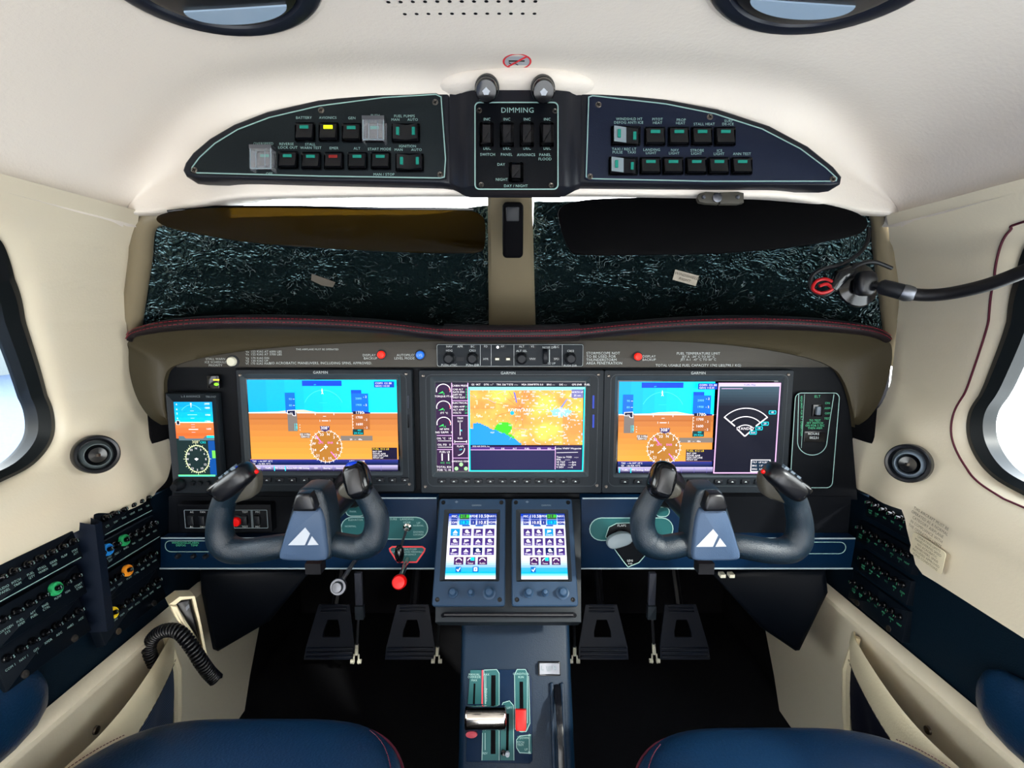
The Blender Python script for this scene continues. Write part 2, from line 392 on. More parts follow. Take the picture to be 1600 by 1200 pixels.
def wall(side):
    L = side < 0
    win = [(onwall(x, y, side)) for x, y in (WINL if L else WINR)]
    w2 = [(p.y, p.z) for p in win]
    y0 = .02; ztop, zbot = w2[0][1]+.012, w2[-1][1]-.008
    w2 = w2 + [(.25, zbot), (y0+.06, zbot+.01), (y0, zbot+.06), (y0, ztop-.06), (y0+.06, ztop), (.25, ztop+.002)]
    w2 = smooth2(w2, 8)
    f = [onwall(x, y, side) for x, y in (FWDL if L else FWDR)]
    f2 = [(p.y, p.z) for p in catmull([V((p.y, p.z, 0)) for p in f], 6)] if False else [(q.x, q.y) for q in catmull([V((p.y, p.z, 0)) for p in f], 6)]
    fz = f2[-1]
    if L: low = [(fz[0]-.004, -.288), (-.45, -.288)]
    else:
        a = onwall(1430, 800, 1); b = onwall(1433, 888, 1)
        low = [(fz[0]-.004, -.290), (a.y+.01, a.z), (b.y, b.z+.006), (b.y-.012, b.z-.003), (-.45, -.388)]
    out = [(-.45, .13)]+f2+low
    cx, cy = .36, -.06; N = 420
    def hit(P, a):
        dx, dy = math.cos(a), math.sin(a); best = None
        for i in range(len(P)):
            (x1, y1), (x2, y2) = P[i-1], P[i]
            x1 -= cx; x2 -= cx; y1 -= cy; y2 -= cy
            ex, ey = x2-x1, y2-y1; D = dx*ey-dy*ex
            if abs(D) < 1e-12: continue
            t = (x1*ey-y1*ex)/D; u = (x1*dy-y1*dx)/D
            if t > 0 and -1e-9 <= u <= 1+1e-9 and (best is None or t > best): best = t
        return best
    # angles: even ones plus the outline's own corners
    ang = sorted(set([round(2*math.pi*k/N, 6) for k in range(N)]+[round(math.atan2(b-cy, a-cx) % (2*math.pi), 6) for a, b in out]))
    S = [0, .004, .008, .014, .022, .034, .05, .075]
    def disp(Y, z, s):   # how far the liner stands in from the plain wall
        e = -.014*math.exp(-s/.007)
        e += .006*sm((z+.30)/.03)*sm((-.19-z)/.06)                 # sill roll
        e += .014*math.exp(-((Y-.775)/.045)**2)*sm((-.12-z)/.05)    # swelling round the air vent
        return e
    rows = []
    for a in ang:
        tw, to = hit(w2, a), hit(out, a); c, s_ = math.cos(a), math.sin(a); row = []
        ts = [tw+s for s in S if s < (to-tw)*.5]; k0 = ts[-1]; n = 18-len(ts)
        ts += [lerp(k0, to, (k+1)/n) for k in range(n)]
        for t in ts:
            Y, z = cx+c*t, cy+s_*t; row.append(V((side*(Xw(z)-disp(Y, z, t-tw)), Y, z)))
        # a turned edge, so the liner has thickness
        e = row[-1].copy(); row.append(e+V((side*.012, 0, 0)))
        rows.append(row)
    mb = MB(); mb.grid(rows, closev=True, flip=not L)
    o = mb.build('wall_left' if L else 'wall_right', M['wall'], kind='structure', angle=60)
    # the pane and its black seal
    wn = thing('window_1' if L else 'window_2', (side*.62, .35, -.2), '', ''); del wn['label'], wn['category']; wn['kind'] = 'structure'
    mb = MB(); p = []
    for a, b in w2:
        q = V((a-cx, b-cy)); q = q.normalized()*(q.length-.010); p.append((cx+q.x, cy+q.y))
    p3 = []
    for a, b in w2:
        q = V((a-cx, b-cy)); q = q.normalized()*(q.length-.023); p3.append((cx+q.x, cy+q.y))
    g = lambda P, dx: [V((side*(Xw(b)+dx), a, b)) for a, b in P]
    big = [(cx+(a-cx)*1.02, cy+(b-cy)*1.02) for a, b in w2]
    mb.grid([g(big, .026), g(w2, .013), g(w2, .006), g(p, .002), g(p3, .008), g(p3, .026)], closeu=True)
    mb.build('window_seal', M['sealg'], wn)
    mb = MB(); P = g(p3, .022); c = V((side*(Xw(-.05)+.024), cx, cy)); mb.add(P+[c], [(i, (i+1) % len(P), len(P)) for i in range(len(P))])
    mb.build('window_pane', M['glass'], wn)
    # thin dark seam round the opening
    mb = MB(); sw = []
    for a, b in w2:
        q = V((a-cx, b-cy)); q = q.normalized()*(q.length+.017)
        Y, z = cx+q.x, cy+q.y; sw.append(V((side*(Xw(z)-disp(Y, z, .017)-.0002), Y, z)))
    if not L: mb.tube(sw+sw[:1], .0014, 6, up=(0, .3, 1) if False else None, caps=False); mb.build('trim_3', M['stitchd'], kind='structure')
    return w2
wall(-1); wall(1)

# ceiling with the header that carries the overhead console
def Za(X): return .13+.15*max(0, 1-(abs(X)/.515)**3.2)**.55
def Zb(X): return .1520-.010*(abs(X)/.5)**2.2
def Yk(X): return .070*sm((abs(X)-.30)/.20)
def face(z): return (.607+SP*z)/CP
def ceil_profile(X):
    za, k = Za(X), Yk(X); zb = min(Zb(X), za-.003); h = za-zb
    P = [(-1.25, za), (-.6, za), (-.1, za), (.2, za), (.40, za), (.50+k*.6, za), (.555+k, za-.002-.01*h), (.590+k, za-.002-.01*h), (.612+k, za-.003-.04*h), (.628+k, za-.006-.13*h)]
    for q in (.38, .55, .75, .93): z = za-h*q; P.append((face(z)+k, z))
    P += [(face(zb)+.002+k, zb), (face(zb)+.012+k, zb-.001), (face(zb)+.05+k, zb+.006), (face(zb)+.14+k, zb+.03)]
    return P
mb = MB(); rows = []
n = 96
for i in range(n+1):
    t = -1+2*i/n; X = .515*math.sin(t*math.pi/2)**1 if True else t
    rows.append([V((X, p.x, p.y)) for p in catmull([V((a, b, 0)) for a, b in ceil_profile(X)], 3)])
mb.grid(rows)
mb.build('ceiling', M['ceil'], kind='structure', angle=70)
# centre boss above the console that carries the two map lights
FOH = Fr(PD(800, 220, .594), (1, 0, 0), (0, SP, CP))
mb = MB()
def ohp(l): return FOH.pts(l)
outl = ohp([(690, 150), (705, 122), (722, 112), (760, 110), (850, 110), (890, 112), (905, 124), (918, 150), (900, 175), (715, 175)])
mb.ell(PD(808, 141, .605), .098, .044, .017, 40, 16, e=.8)
mb.build('trim_2', M['ceil'], kind='structure', angle=60)

# floor, bulkhead, lower side walls
mb = MB(); mb.box((0, .55, -.86), (1.28, 2.1, .02)); mb.build('floor', M['carpet'], kind='structure')
mb = MB(); mb.box((0, 1.42, -.42), (1.30, .02, .90)); mb.build('wall_front', M['carpet'], kind='structure')
def lowwall(s):
    mb = MB(); rows = []
    for i in range(60):
        Y = lerp(-.45, 1.36, i/59); row = []
        nar = .11*sm((Y-.90)/.45)
        for z, dx in ((-.505, .012), (-.512, .0), (-.56, .004), (-.66, .008), (-.74, .0), (-.80, -.006), (-.85, -.014)):
            row.append(V((s*(.602+dx), min(Y, lerp(1.03, 1.30, (z+.85)/.30)), z)))
        rows.append(row)
    mb.grid(rows, flip=s > 0)
    mb.build('wall_lower_left' if s < 0 else 'wall_lower_right', M['wall'], kind='structure')
lowwall(-1); lowwall(1)
for s in (-1, 1):
    mb = MB(); mb.box((s*.628, 1.14, -.46), (.02, .56, .84)); mb.build('wall_footwell_left' if s < 0 else 'wall_footwell_right', M['carpet'], kind='structure')
mb = MB(); mb.box((0, 1.20, -.040), (1.26, .44, .02)); mb.build('deck_light_stop', M['carpet'], kind='structure')  # unseen deck, added to stop windshield light leaking into the footwell
for s in (-1, 1):      # dark side trim behind the breaker rows
    mb = MB(); top = -.296 if s < 0 else -.30
    mb.box((s*.622, .30, (top-.508)/2), (.02, 1.5, abs(-.508-top)))
    mb.build('wall_trim_left' if s < 0 else 'wall_trim_right', M['side'], kind='structure')

mb = MB(); mb.box((0, -1.26, .09), (1.26, .02, .38)); mb.build('wall_sky_blocker', M['wall'], kind='structure')  # unseen partial wall, added to keep rear sky light off the header
# outside
mb = MB(); mb.box((0, 0, -1.9), (240, 240, .02)); mb.build('ground', M['tarmac'], kind='structure')
mb = MB(); mb.box((-18, 2, -.2), (.4, 40, 3.4)); mb.mi = 1
for z in (-.75, .55, 1.3): mb.box((-17.78, 2, z), (.06, 40, .035))
tag(mb.build('hangar', [M['hangar'], M['grey']]), 'pale hangar wall with thin seams seen through the window beside the green-collar breaker strip', 'building')
mb = MB(); mb.box((-9.5, 2, -1.885), (17, 44, .02)); mb.build('ground_shaded', M['shaded_tarmac'], kind='structure')  # slab of tarmac with its shade painted in

# windshields with the foil sunshades behind them
def shieldY(X, t):   # t 0 bottom .. 1 top
    yb = .835+.155*(1-min(1, abs(X)/.63)**2.2); return yb
def foilpt(u, t, s, off=0):
    # u 0 centre post .. 1 side ; t 0 bottom .. 1 top
    xb, xt = lerp(.032, .632, u), lerp(.032, .505, u)
    yb = .850+.135*(1-min(1.1, max(0, xb)/.63)**2.4)+off; yt = .735+.035*(1-(xt/.5)**2)+off
    zt = (.1755 if s > 0 else .156+.014*math.exp(-(u/.12)**2))-.018*max(0, u)**3; zb = -.016
    zb -= .03*max(0, u)**4; X = lerp(xb, xt, t); Y = lerp(yb, yt, t); z = lerp(zb, zt, t)
    return V((s*X, Y, z))
for s in (-1, 1):
    mb = MB()
    wr = lambda u, t: .004*noise.noise(V((u*9+s, t*4, 3)))
    cz = [[foilpt(.985*i/50, .985*j/20, s)+V((0, wr(i/50*4, j/20*3), 0)) for i in range(51)] for j in range(21)]
    # rounded upper outer corner
    mb.grid(cz, flip=s < 0)
    mb.grid([[p+V((0, .003, .001)) for p in r] for r in cz], flip=s > 0)
    t = thing('foil_sunshade', foilpt(.5, 0, s), 'crinkled silver foil sunshade with tape-edged label in the windshield ' + ('behind the gold-lit visor' if s < 0 else 'behind the solid black visor'), 'sunshade', 'foil windshield sunshades')
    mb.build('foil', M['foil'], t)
    px = [(487, 428), (505, 434), (524, 441), (520, 449), (503, 446), (486, 438)] if s < 0 else [(1055, 421), (1092, 431), (1087, 447), (1051, 437)]
    # label sits on the foil
    def onf(x, y):
        r = ray(x, y); best = None
        for j in range(60):
            for i in range(60):
                p = foilpt(i/59, j/59, s); e = (p/p.y-r/r.y).length
                if best is None or e < best[0]: best = (e, p.y)
        return r*((best[1]-.006)/r.y)
    mb = MB(); q = [onf(*a) for a in px]; mb.add(q, [tuple(range(len(q)))[::-1]])
    lb = mb.build('label', M['paper'] if s > 0 else M['ink'], t)
    if s > 0:
        mb = MB(); F = Fr((q[0]+q[2])/2-V((0, .001, 0)), q[1]-q[0], q[0]-q[3])
        mb.txt(F, 'WINDSHIELD', 0, .004, .007); mb.txt(F, 'RIGHT', 0, -.004, .007); mb.build('lettering', M['ink'], lb)
    mb = MB(); mb.grid([[foilpt(1.04*i/30, -.05+1.35*j/12, s, .022) for i in range(31)] for j in range(13)], flip=s < 0)
    mb.build('window_3' if s < 0 else 'window_4', M['glass'], kind='structure')

# centre post between the windshields
mb = MB(); rows = []
for t in (0, .1, .3, .5, .7, .9, 1, 1.15):
    c = lerp(V((.001, 1.0, -.04)), V((-.003, .715, .172)), t); hw = lerp(.046, .030, t)
    rows.append([c+V((a*hw, b, 0)) for a, b in ((-1, .03), (-1, .004), (-.86, -.004), (-.3, -.007), (.3, -.007), (.86, -.004), (1, .004), (1, .03))])
mb.grid(rows, flip=True); mb.build('trim_1', M['post'], kind='structure')
# side frames of the windshields
for s in (-1, 1):
    mb = MB()
    P = [foilpt(1.0, t, s)+V((s*.004, .0, 0)) for t in (-.1, 0, .25, .5, .75, 1.0)]
    P += [foilpt(u, 1.03, s)+V((0, .012, .004)) for u in (.95, .8)]
    mb.tube(catmull(P, 5), .015, 10); mb.build('trim_4' if s < 0 else 'trim_5', M['post'], kind='structure')
# inner edge strips along the post
FP = Fr(V((.0, .79, .0)))
cp = thing('compass_bracket', PD(801, 360, .70), 'narrow black compass bracket hanging on the post between the windshields', 'bracket')
F = Fr(PY(801, 360, .712), (1, 0, 0), (0, -.25, 1)); P = F.px
mb = MB(); a, b = P(785, 316), P(817, 402); mb.poly(F, rr(a[0], b[1], b[0], a[1], .006), -.01, .012, .004); mb.build('body', M['void'], cp)
mb = MB(); a, b = P(791, 322), P(811, 345); mb.poly(F, rr(a[0], b[1], b[0], a[1], .002), .012, .016, .001); mb.build('latch', M['knob'], cp)

# ---------------------------------------------------------------- glareshield and hood
LIP = [(202, 527, .80), (215, 517, .795), (260, 507, .785), (330, 502, .782), (420, 501, .78), (520, 504, .78), (610, 510, .78), (694, 519, .78), (800, 521, .78), (894, 519, .78), (980, 511, .78), (1080, 504, .78), (1180, 502, .78), (1270, 505, .785), (1340, 512, .79), (1372, 519, .795), (1388, 528, .80)]
path = catmull([PY(a, b, c) for a, b, c in LIP], 8)
g = thing('glareshield', PY(795, 560, .84), 'long black leather glareshield with red stitched lip above the instrument panel', 'glareshield')
mb = MB(); rows = []
for p in path:
    row = []
    k = 1-.35*abs(p.x/.6)**6
    for dy, dz in ((.30, -.002), (.10, .000), (.04, .006), (.008, .0095), (-.003, .007), (-.0075, .0), (-.006, -.007), (.004, -.012), (.02, -.013), (.05, -.014)):
        q = p+V((0, dy, dz*k)); q.z = min(q.z, .02) ; q.x *= (1 if dy < .06 else 1+.0); row.append(q)
    rows.append(row)
mb.grid(rows, flip=True); mb.build('lip_cover', M['leather'], g, angle=80)
mb = MB()
for dz, yy in ((.0035, -.0062), (-.0020, -.0082)):
    for i in range(0, len(path)-1):
        a, b = path[i], path[i+1]; L_ = (b-a).length; k = max(1, int(L_/.0045))
        for j in range(k):
            c = lerp(a, b, (j+.1)/k); e = lerp(a, b, (j+.75)/k); o = V((0, yy, dz))
            if dz < 0 and not (a.x < -.11 or a.x > .1): pass
            mb.tube([c+o, (c+e)/2+o+V((0, -.0008, 0)), e+o], .0006, 4, caps=False)
mb.build('stitching', M['stitch'], g)
mb = MB(); pc = [p for p in path if -.107 < p.x < .104]; rows = []
for p in pc:
    rows.append([p+V((0, dy, dz)) for dy, dz in ((.06, .0125), (.0, .0125), (-.009, .009), (-.012, 0), (-.010, -.008), (.0, -.014), (.03, -.015))])
mb.grid(rows, flip=True); c0 = mb.build('centre_pad', M['leather'], g, angle=80)
mb = MB()
for dz in (.004, -.0035):
    for i in range(len(pc)-1):
        for j in range(3):
            a = lerp(pc[i], pc[i+1], (j+.1)/3)+V((0, -.0128, dz)); b = lerp(pc[i], pc[i+1], (j+.75)/3)+V((0, -.0128, dz)); mb.tube([a, b], .0007, 4)
mb.build('stitching', M['stitch'], c0)
OUT = [(252, 664, .83), (232, 650, .82), (214, 622, .81), (203, 585, .803), (201, 550, .80), (204, 531, .80), (260, 514, .79), (330, 510, .788), (420, 509, .788), (520, 512, .788), (610, 518, .788), (694, 527, .788), (800, 530, .788), (894, 527, .788), (980, 520, .788), (1080, 512, .788), (1180, 510, .788), (1270, 513, .79), (1340, 520, .795), (1386, 532, .80), (1394, 555, .80), (1388, 590, .803), (1376, 625, .81), (1358, 652, .82), (1342, 664, .83)]
INN = [(268, 668, .845), (262, 655, .845), (258, 635, .845), (256, 612, .845), (257, 592, .845), (268, 574, .845), (310, 560, .845), (360, 551, .845), (430, 543, .845), (520, 537, .845), (610, 534, .845), (694, 533, .845), (800, 533, .845), (894, 532, .845), (980, 532, .845), (1070, 534, .845), (1150, 540, .845), (1220, 550, .845), (1275, 563, .845), (1305, 578, .845), (1318, 595, .845), (1326, 615, .845), (1331, 635, .845), (1334, 652, .845), (1336, 668, .845)]
po = catmull([PY(*a) for a in OUT], 6); pi_ = catmull([PY(*a) for a in INN], 6)
mb = MB(); rows = []
for a, b in zip(po, pi_):
    rows.append([lerp(a, b, t)+V((0, .012*math.sin(math.pi*t), 0)) for t in (0, .15, .35, .6, .85, 1)]+[b+V((0, .03, 0))])
mb.grid(rows, flip=True); tag(mb.build('panel_hood', M['hood'], angle=70), 'taupe curved hood framing the instrument panel below the stitched lip', 'hood')
# ================================================================ instrument panel
FP = Fr(V((0, .85, 0)))
ip = thing('dashboard', PY(795, 775, .86), 'black instrument panel with taupe placard strip holding the flight displays', 'instrument panel')
mb = MB()
arch = [(p.x, p.z) for p in pi_]
body = [FP.px(266, 782)]+[a for a in arch if a[1] < FP.px(0, 585)[1] or True]+[FP.px(1342, 782)]
mb.poly(FP, body, -.06, -.004, 0); mb.build('face', M['black'], ip)
zl = FP.px(0, 574)[1]
top = [a for a in arch if a[1] > zl+.001]
st = [(top[0][0], zl)]+top+[(top[-1][0], zl)]
mb = MB(); mb.poly(FP, st, -.003, .002, .0012); strip = mb.build('placard_strip', M['strip'], ip)
FS = FP.up(.002)
mb = MB(); X = lambda a, b: FP.px(a, b)
def T(mb, F, s, px, py, hpx, **k):
    x, y = F.px(px, py); k1 = (F.w(x, y)-V((0, 0, 0))).dot(V((0, CP, -SP)))/800
    mb.txt(F, s, x, y, hpx*k1*1.15, **k)
def nb():
    global mb
    mb.build('lettering', M['print'], strip); mb = MB()
for i, s in enumerate(('STALL WARN', 'ICE SCHEDULE', 'PRIORITY')): T(mb, FS, s, 337, 561+i*5, 4.2)
nb()
for i, s in enumerate(('Va  153 KIAS AT 6000 LBS', 'Va  122 KIAS AT 3700 LBS', 'Vg  170 KIAS DN', 'Vg  130 KIAS UP', 'Vt  170 KIAS MAX')): T(mb, FS, s, 384, 549.5+i*4.3+(i > 1)*1.5, 4.2, align='LEFT')
nb(); T(mb, FS, 'NO ACROBATIC MANEUVERS, INCLUDING SPINS, APPROVED.', 501, 567.5, 4.8)
nb(); T(mb, FS, 'THIS AIRPLANE MUST BE OPERATED', 496, 546, 3.4); 
nb(); T(mb, FS, 'DISPLAY', 577, 555, 4.6); T(mb, FS, 'BACKUP', 579, 560, 4.6)
nb(); T(mb, FS, 'AUTOPILOT', 635, 555, 4.6); T(mb, FS, 'LEVEL MODE', 632, 560, 4.6)
nb()
for i, s in enumerate(('STORMSCOPE NOT', 'TO BE USED FOR', 'THUNDERSTORM', 'AREA PENETRATION')): T(mb, FS, s, 916, 552+i*5.2, 5.0, align='LEFT')
nb(); T(mb, FS, 'DISPLAY', 1014, 557, 4.6); T(mb, FS, 'BACKUP', 1014, 562, 4.6)
nb(); T(mb, FS, 'FUEL TEMPERATURE LIMIT', 1091, 552.5, 4.8); T(mb, FS, 'JET A  -34° C TO 50° C', 1091, 557.5, 4.2); T(mb, FS, 'JET A-1  -47° C TO 50° C', 1091, 562, 4.2)
T(mb, FS, 'TOTAL USABLE FUEL CAPACITY 1742 LBS(790.1 KG)', 1091, 571, 4.8)
nb()
def button(px, py, r, m, name, F, parent, h=.008, ring=True, lab=None, n=20):
    x, y = F.px(px, py); mb = MB(); mb.lathe(F, x, y, [(r*1.0, 0), (r, h*.75), (r*.85, h*.95), (r*.55, h), (0, h*1.0)], n)
    if ring: mb.mi = 1; mb.lathe(F, x, y, [(r*1.35, 0), (r*1.35, .0015), (r*1.02, .002), (r*1.0, .002)], n)
    o = mb.build(name, [m, M['knob']], parent)
    if lab: o['label'] = lab
    return o
button(364, 564.5, .0078, M['ivory'], 'push_button', FS, ip, lab='cream round push button')
b1 = button(596.5, 554, .0062, M['redlit'], 'push_button', FS, ip, lab='red display backup button')
b2 = button(657, 554.5, .0068, M['bluelit'], 'push_button', FS, ip, lab='blue autopilot level button')
mb = MB(); x, y = FS.px(657, 554.5); mb.txt(FS, 'LVL', x, y, .006, z=.0086); mb.build('lettering', M['print'], b2)
b3 = button(996, 557, .0062, M['redlit'], 'push_button', FS, ip, lab='red display backup button')

# ---------------------------------------------------------------- autopilot controller
ap = thing('autopilot_controller', FP.w(*FP.px(795, 572)), 'black autopilot controller with four round knobs centred above the moving map display', 'autopilot controller')
a, b = FP.px(683.5, 572.5), FP.px(911, 537)
mb = MB(); mb.poly(FP, rr(a[0], a[1], b[0], b[1], .003), 0, .008, .001); mb.build('faceplate', M['bezel'], ap)
FA = FP.up(.008); mb = MB()
mb.line(FA, rr(a[0]+.001, a[1]+.001, b[0]-.001, b[1]-.001, .003), .0005, closed=True)
for x in (750.5, 767.5, 803, 878.5): q, r = FA.px(x, 539), FA.px(x, 571); mb.line(FA, [q, r], .0006)
for s, x, y in (('HDG', 702, 548), ('NAV', 702, 541.5), ('APR', 719, 541.5), ('CRS1', 738.5, 548), ('BC', 738.5, 541.5), ('FD', 759, 541.5), ('XFR', 759, 561), ('AP', 785, 541.5), ('ALT SEL', 815, 548.5), ('ALT', 815, 541.5), ('VS', 832, 541.5), ('VNV', 832, 561), ('FLC', 869.5, 542), ('SPD', 869.5, 561), ('CRS2', 891.5, 548.5), ('PUSH SYNC', 702, 570.5), ('PUSH DIR', 738.5, 570.5), ('PUSH DIR', 891, 571.5), ('NOSE DN', 858, 543), ('NOSE UP', 858, 568)): T(mb, FA, s, x, y, 4.0)
mb.build('lettering', M['print'], ap)
for x, y in ((702, 541.5), (719, 541.5), (738.5, 541.5), (719, 561), (759, 541.5), (759, 561), (815, 541.5), (832, 541.5), (832, 561), (869.5, 542), (869.5, 561), (785, 541.5)):
    mb = MB(); c = FA.px(x, y); mb.rect(FA, c[0]-.006, c[1]-.0032, c[0]+.006, c[1]+.0032, 0, .0003, .0008); mb.build('mode_key', M['knob'], ap)
for x in (777, 794):
    mb = MB(); c = FA.px(x, 561); mb.rect(FA, c[0]-.0045, c[1]-.0028, c[0]+.0045, c[1]+.0028, 0, .002, .0008, .0004); o = mb.build('mode_key', M['guard'], ap)
    mb = MB(); mb.rect(FA, c[0]-.003, c[1]-.0016, c[0]+.003, c[1]+.0016, .002, .0024, .0003); mb.build('key_symbol', M['ivory'], o)
c = FA.px(777.7, 542.5); mb = MB(); mb.lathe(FA, c[0], c[1], [(.0022, 0), (.0018, .0014), (0, .002)], 12); mb.build('indicator_lamp', mat('white_lamp', (250, 245, 255), .3, emit=1.4), ap)
for x in (702, 738.5, 815, 891):
    c = FA.px(x, 560); mb = MB(); mb.lathe(FA, c[0], c[1], [(.0100, 0), (.0100, .003), (.0085, .004), (.0078, .013), (.006, .0145), (.0028, .0145), (0, .0145)], 24)
    mb.build('knob', M['knob'], ap)
c0, c1 = FA.px(852, 545), FA.px(852, 569); mb = MB(); R = abs(c0[1]-c1[1])/2; cy = (c0[1]+c1[1])/2; rows = []
for k in range(13):
    t = math.radians(200-220*k/12*1.0); rows.append([FA.w(c0[0]+dx, cy+R*math.cos(t)*1.0, .003+.006*abs(math.sin(t))) for dx in (-.0035, -.003, .003, .0035)])
rows = [[FA.w(c0[0]+dx, cy+R*(-1+2*k/12), .001+.008*math.sqrt(max(0, 1-(-1+2*k/12)**2))-(.001 if abs(dx) > .0032 else 0)) for dx in (-.0035, -.003, .003, .0035)] for k in range(13)]
mb.grid(rows, flip=True); mb.build('thumbwheel', M['knob'], ap)
mb = MB(); q, r = FA.px(858.5, 546), FA.px(858.5, 566); mb.line(FA, [q, r], .0012); mb.build('pitch_scale', M['print'], ap)

# ---------------------------------------------------------------- screens
BR = {}
def C(r, g, b, k=1.0): l = lin((r, g, b)); return (l[0]*k, l[1]*k, l[2]*k)
WHT = C(255, 250, 255, 1.25); CYN = C(0, 235, 245, 1.1); MAG = C(255, 120, 230, 1.1)
class Scr(MB):
    """what a display shows, drawn on its glass; x, y run 0..W, 0..H downwards"""
    def __init__(s, F, x0, y0, x1, y1, ox, oy, W, H):
        super().__init__(); s.F = F; s.b = (x0, y0, x1, y1); s.o = (ox, oy, W, H); s.z = 0; s.k = (x1-x0)/W
    def q(s, x, y): ox, oy, W, H = s.o; x0, y0, x1, y1 = s.b; return (x0+(x-ox)/W*(x1-x0), y1-(y-oy)/H*(y1-y0))
    def lay(s): s.z += .00006; return s.z
    def R(s, xa, ya, xb, yb, c): s.col = c; a, b = s.q(xa, yb), s.q(xb, ya); z = s.lay(); s.add([s.F.w(a[0], a[1], z), s.F.w(b[0], a[1], z), s.F.w(b[0], b[1], z), s.F.w(a[0], b[1], z)], [(0, 1, 2, 3)])
    def P(s, pts, c): s.col = c; s.flat(s.F, [s.q(*p) for p in pts], s.lay())
    def G(s, xa, ya, xb, yb, c0, c1, n=6):
        for i in range(n): s.R(xa, lerp(ya, yb, i/n), xb, lerp(ya, yb, (i+1)/n), tuple(lerp(c0[k], c1[k], i/(n-1)) for k in range(3)))
    def L(s, pts, c, wd=6, closed=False): s.col = c; z = s.lay(); s.line(s.F, [s.q(*p) for p in pts], wd*s.k, z-.00003, z, closed)
    def A(s, cx, cy, r, a0, a1, c, wd=6, n=28, ry=None):
        ry = ry or r; s.L([(cx+r*math.cos(math.radians(lerp(a0, a1, i/n))), cy-ry*math.sin(math.radians(lerp(a0, a1, i/n)))) for i in range(n+1)], c, wd)
    def D(s, cx, cy, r, c, n=24): s.P([(cx+r*math.cos(2*math.pi*i/n), cy+r*math.sin(2*math.pi*i/n)) for i in range(n)], c)
    def T(s, t, x, y, h, c, align='CENTER', rot=0): s.col = c; q = s.q(x, y); s.txt(s.F, t, q[0], q[1], h*s.k*1.35, z=s.lay(), align=align, rot=rot)
SKY1, SKY2 = C(0, 180, 250, 1.0), C(0, 236, 255, 1.0)
GND1, GND2 = C(206, 128, 56), C(246, 168, 66, 1.0)
def pfd(s, xo, small=False):
    """the primary flight picture; xo shifts the instruments, in the units of the first display"""
    Rr = 1555 if not small else 960
    L0 = 40
    n = 8
    for i in range(n): s.R(lerp(L0, Rr, i/n), 80, lerp(L0, Rr, (i+1)/n), 405, tuple(lerp(SKY1[k], SKY2[k], i/(n-1)) for k in range(3)))
    s.G(L0, 405, Rr, 870, C(200, 118, 60), GND2, 8)
    s.P([(L0, 398), (340, 392), (430, 380), (600, 374), (730, 398), (1000, 402), (Rr, 402), (Rr, 410), (L0, 408)], C(255, 214, 190))
    s.R(L0, 455, Rr, 470, C(190, 110, 48)); s.R(L0, 402, Rr, 408, WHT)
    X = lambda v: v+xo
    s.R(X(600), 88, X(1000), 140, C(0, 70, 220)); s.T('AP', X(730), 128, 14, CYN)
    s.A(X(810), 390, 210, 25, 155, C(90, 245, 250), 4); s.P([(X(800), 160), (X(808), 195), (X(792), 195)], WHT); s.T('A', X(802), 210, 26, WHT)
    for k in (-1, 0, 1): s.L([(X(770+k*0), 305), (X(845), 305)], C(60, 240, 255), 3)
    s.L([(X(720), 400), (X(720), 425)], WHT, 5); s.L([(X(910), 400), (X(910), 425)], WHT, 5)
    s.L([(X(720), 402), (X(910), 402)], WHT, 5); s.L([(X(785), 482), (X(850), 482)], WHT, 7); s.T('1', X(765), 482, 22, WHT); s.T('1', X(868), 482, 22, WHT); s.L([(X(800), 437), (X(830), 437)], WHT, 4)
    # speed tape
    s.R(X(422), 205, X(522), 400, C(0, 110, 214)); s.R(X(438), 400, X(535), 585, C(128, 118, 112))
    for k, t in enumerate(('90', '80')): s.T(t, X(475), 268+k*62, 22, C(120, 230, 240)); s.L([(X(500), 268+k*62), (X(520), 268+k*62)], WHT, 3)
    s.P([(X(440), 380), (X(520), 376), (X(522), 432), (X(495), 430), (X(490), 412), (X(440), 412)], C(10, 20, 60)); s.L([(X(440), 380), (X(520), 376), (X(522), 432), (X(495), 430), (X(490), 412), (X(440), 412)], WHT, 5, True); s.T('---', X(478), 398, 20, WHT)
    for k in range(3): s.T('1%d' % (9-k), X(518), 520+k*24, 26, CYN); s.T('x', X(560), 520+k*25, 16, WHT)
    # altitude tape
    s.R(X(1095), 178, X(1200), 212, C(0, 80, 220)); s.R(X(1095), 212, X(1268), 400, C(0, 112, 220)); s.R(X(1108), 412, X(1275), 568, C(178, 104, 48))
    for y, t in ((262, '2000'), (325, '1900')): s.T(t, X(1168), y, 22, C(130, 235, 245))
    for y, t in ((448, '1700'), (515, '1600')): s.T(t, X(1168), y, 26, WHT)
    for y in (245, 325, 470, 548): s.T('- 2', X(1235), y, 22, WHT)
    s.R(X(1108), 386, X(1212), 414, C(10, 14, 50)); s.T('1780', X(1175), 400, 30, WHT); s.P([(X(1225), 390), (X(1285), 396), (X(1285), 408), (X(1225), 410)], C(20, 20, 120))
    s.L([(X(1100), 420), (X(1100), 580)], C(255, 210, 190), 5)
    for k in range(6): s.L([(X(1100), 430+k*30), (X(1112), 430+k*30)], WHT, 4)
    s.R(X(1100), 562, X(1212), 618, C(14, 60, 60)); s.T('400', X(1168), 574, 18, CYN); s.T('29.92in', X(1158), 603, 22, CYN)
    s.R(X(975), 628, min(X(1300), Rr), 676, C(134, 122, 112)); s.T('20   --   40u', X(1120) if small else X(1130), 664, 18, WHT)
    s.R(X(566), 598, X(664), 650, C(130, 112, 96)); s.T('GS 119kt', X(615), 615, 20, WHT); s.T('ISA+12', X(615), 637, 20, WHT)
    # heading rose
    cx, cy = X(826), 732
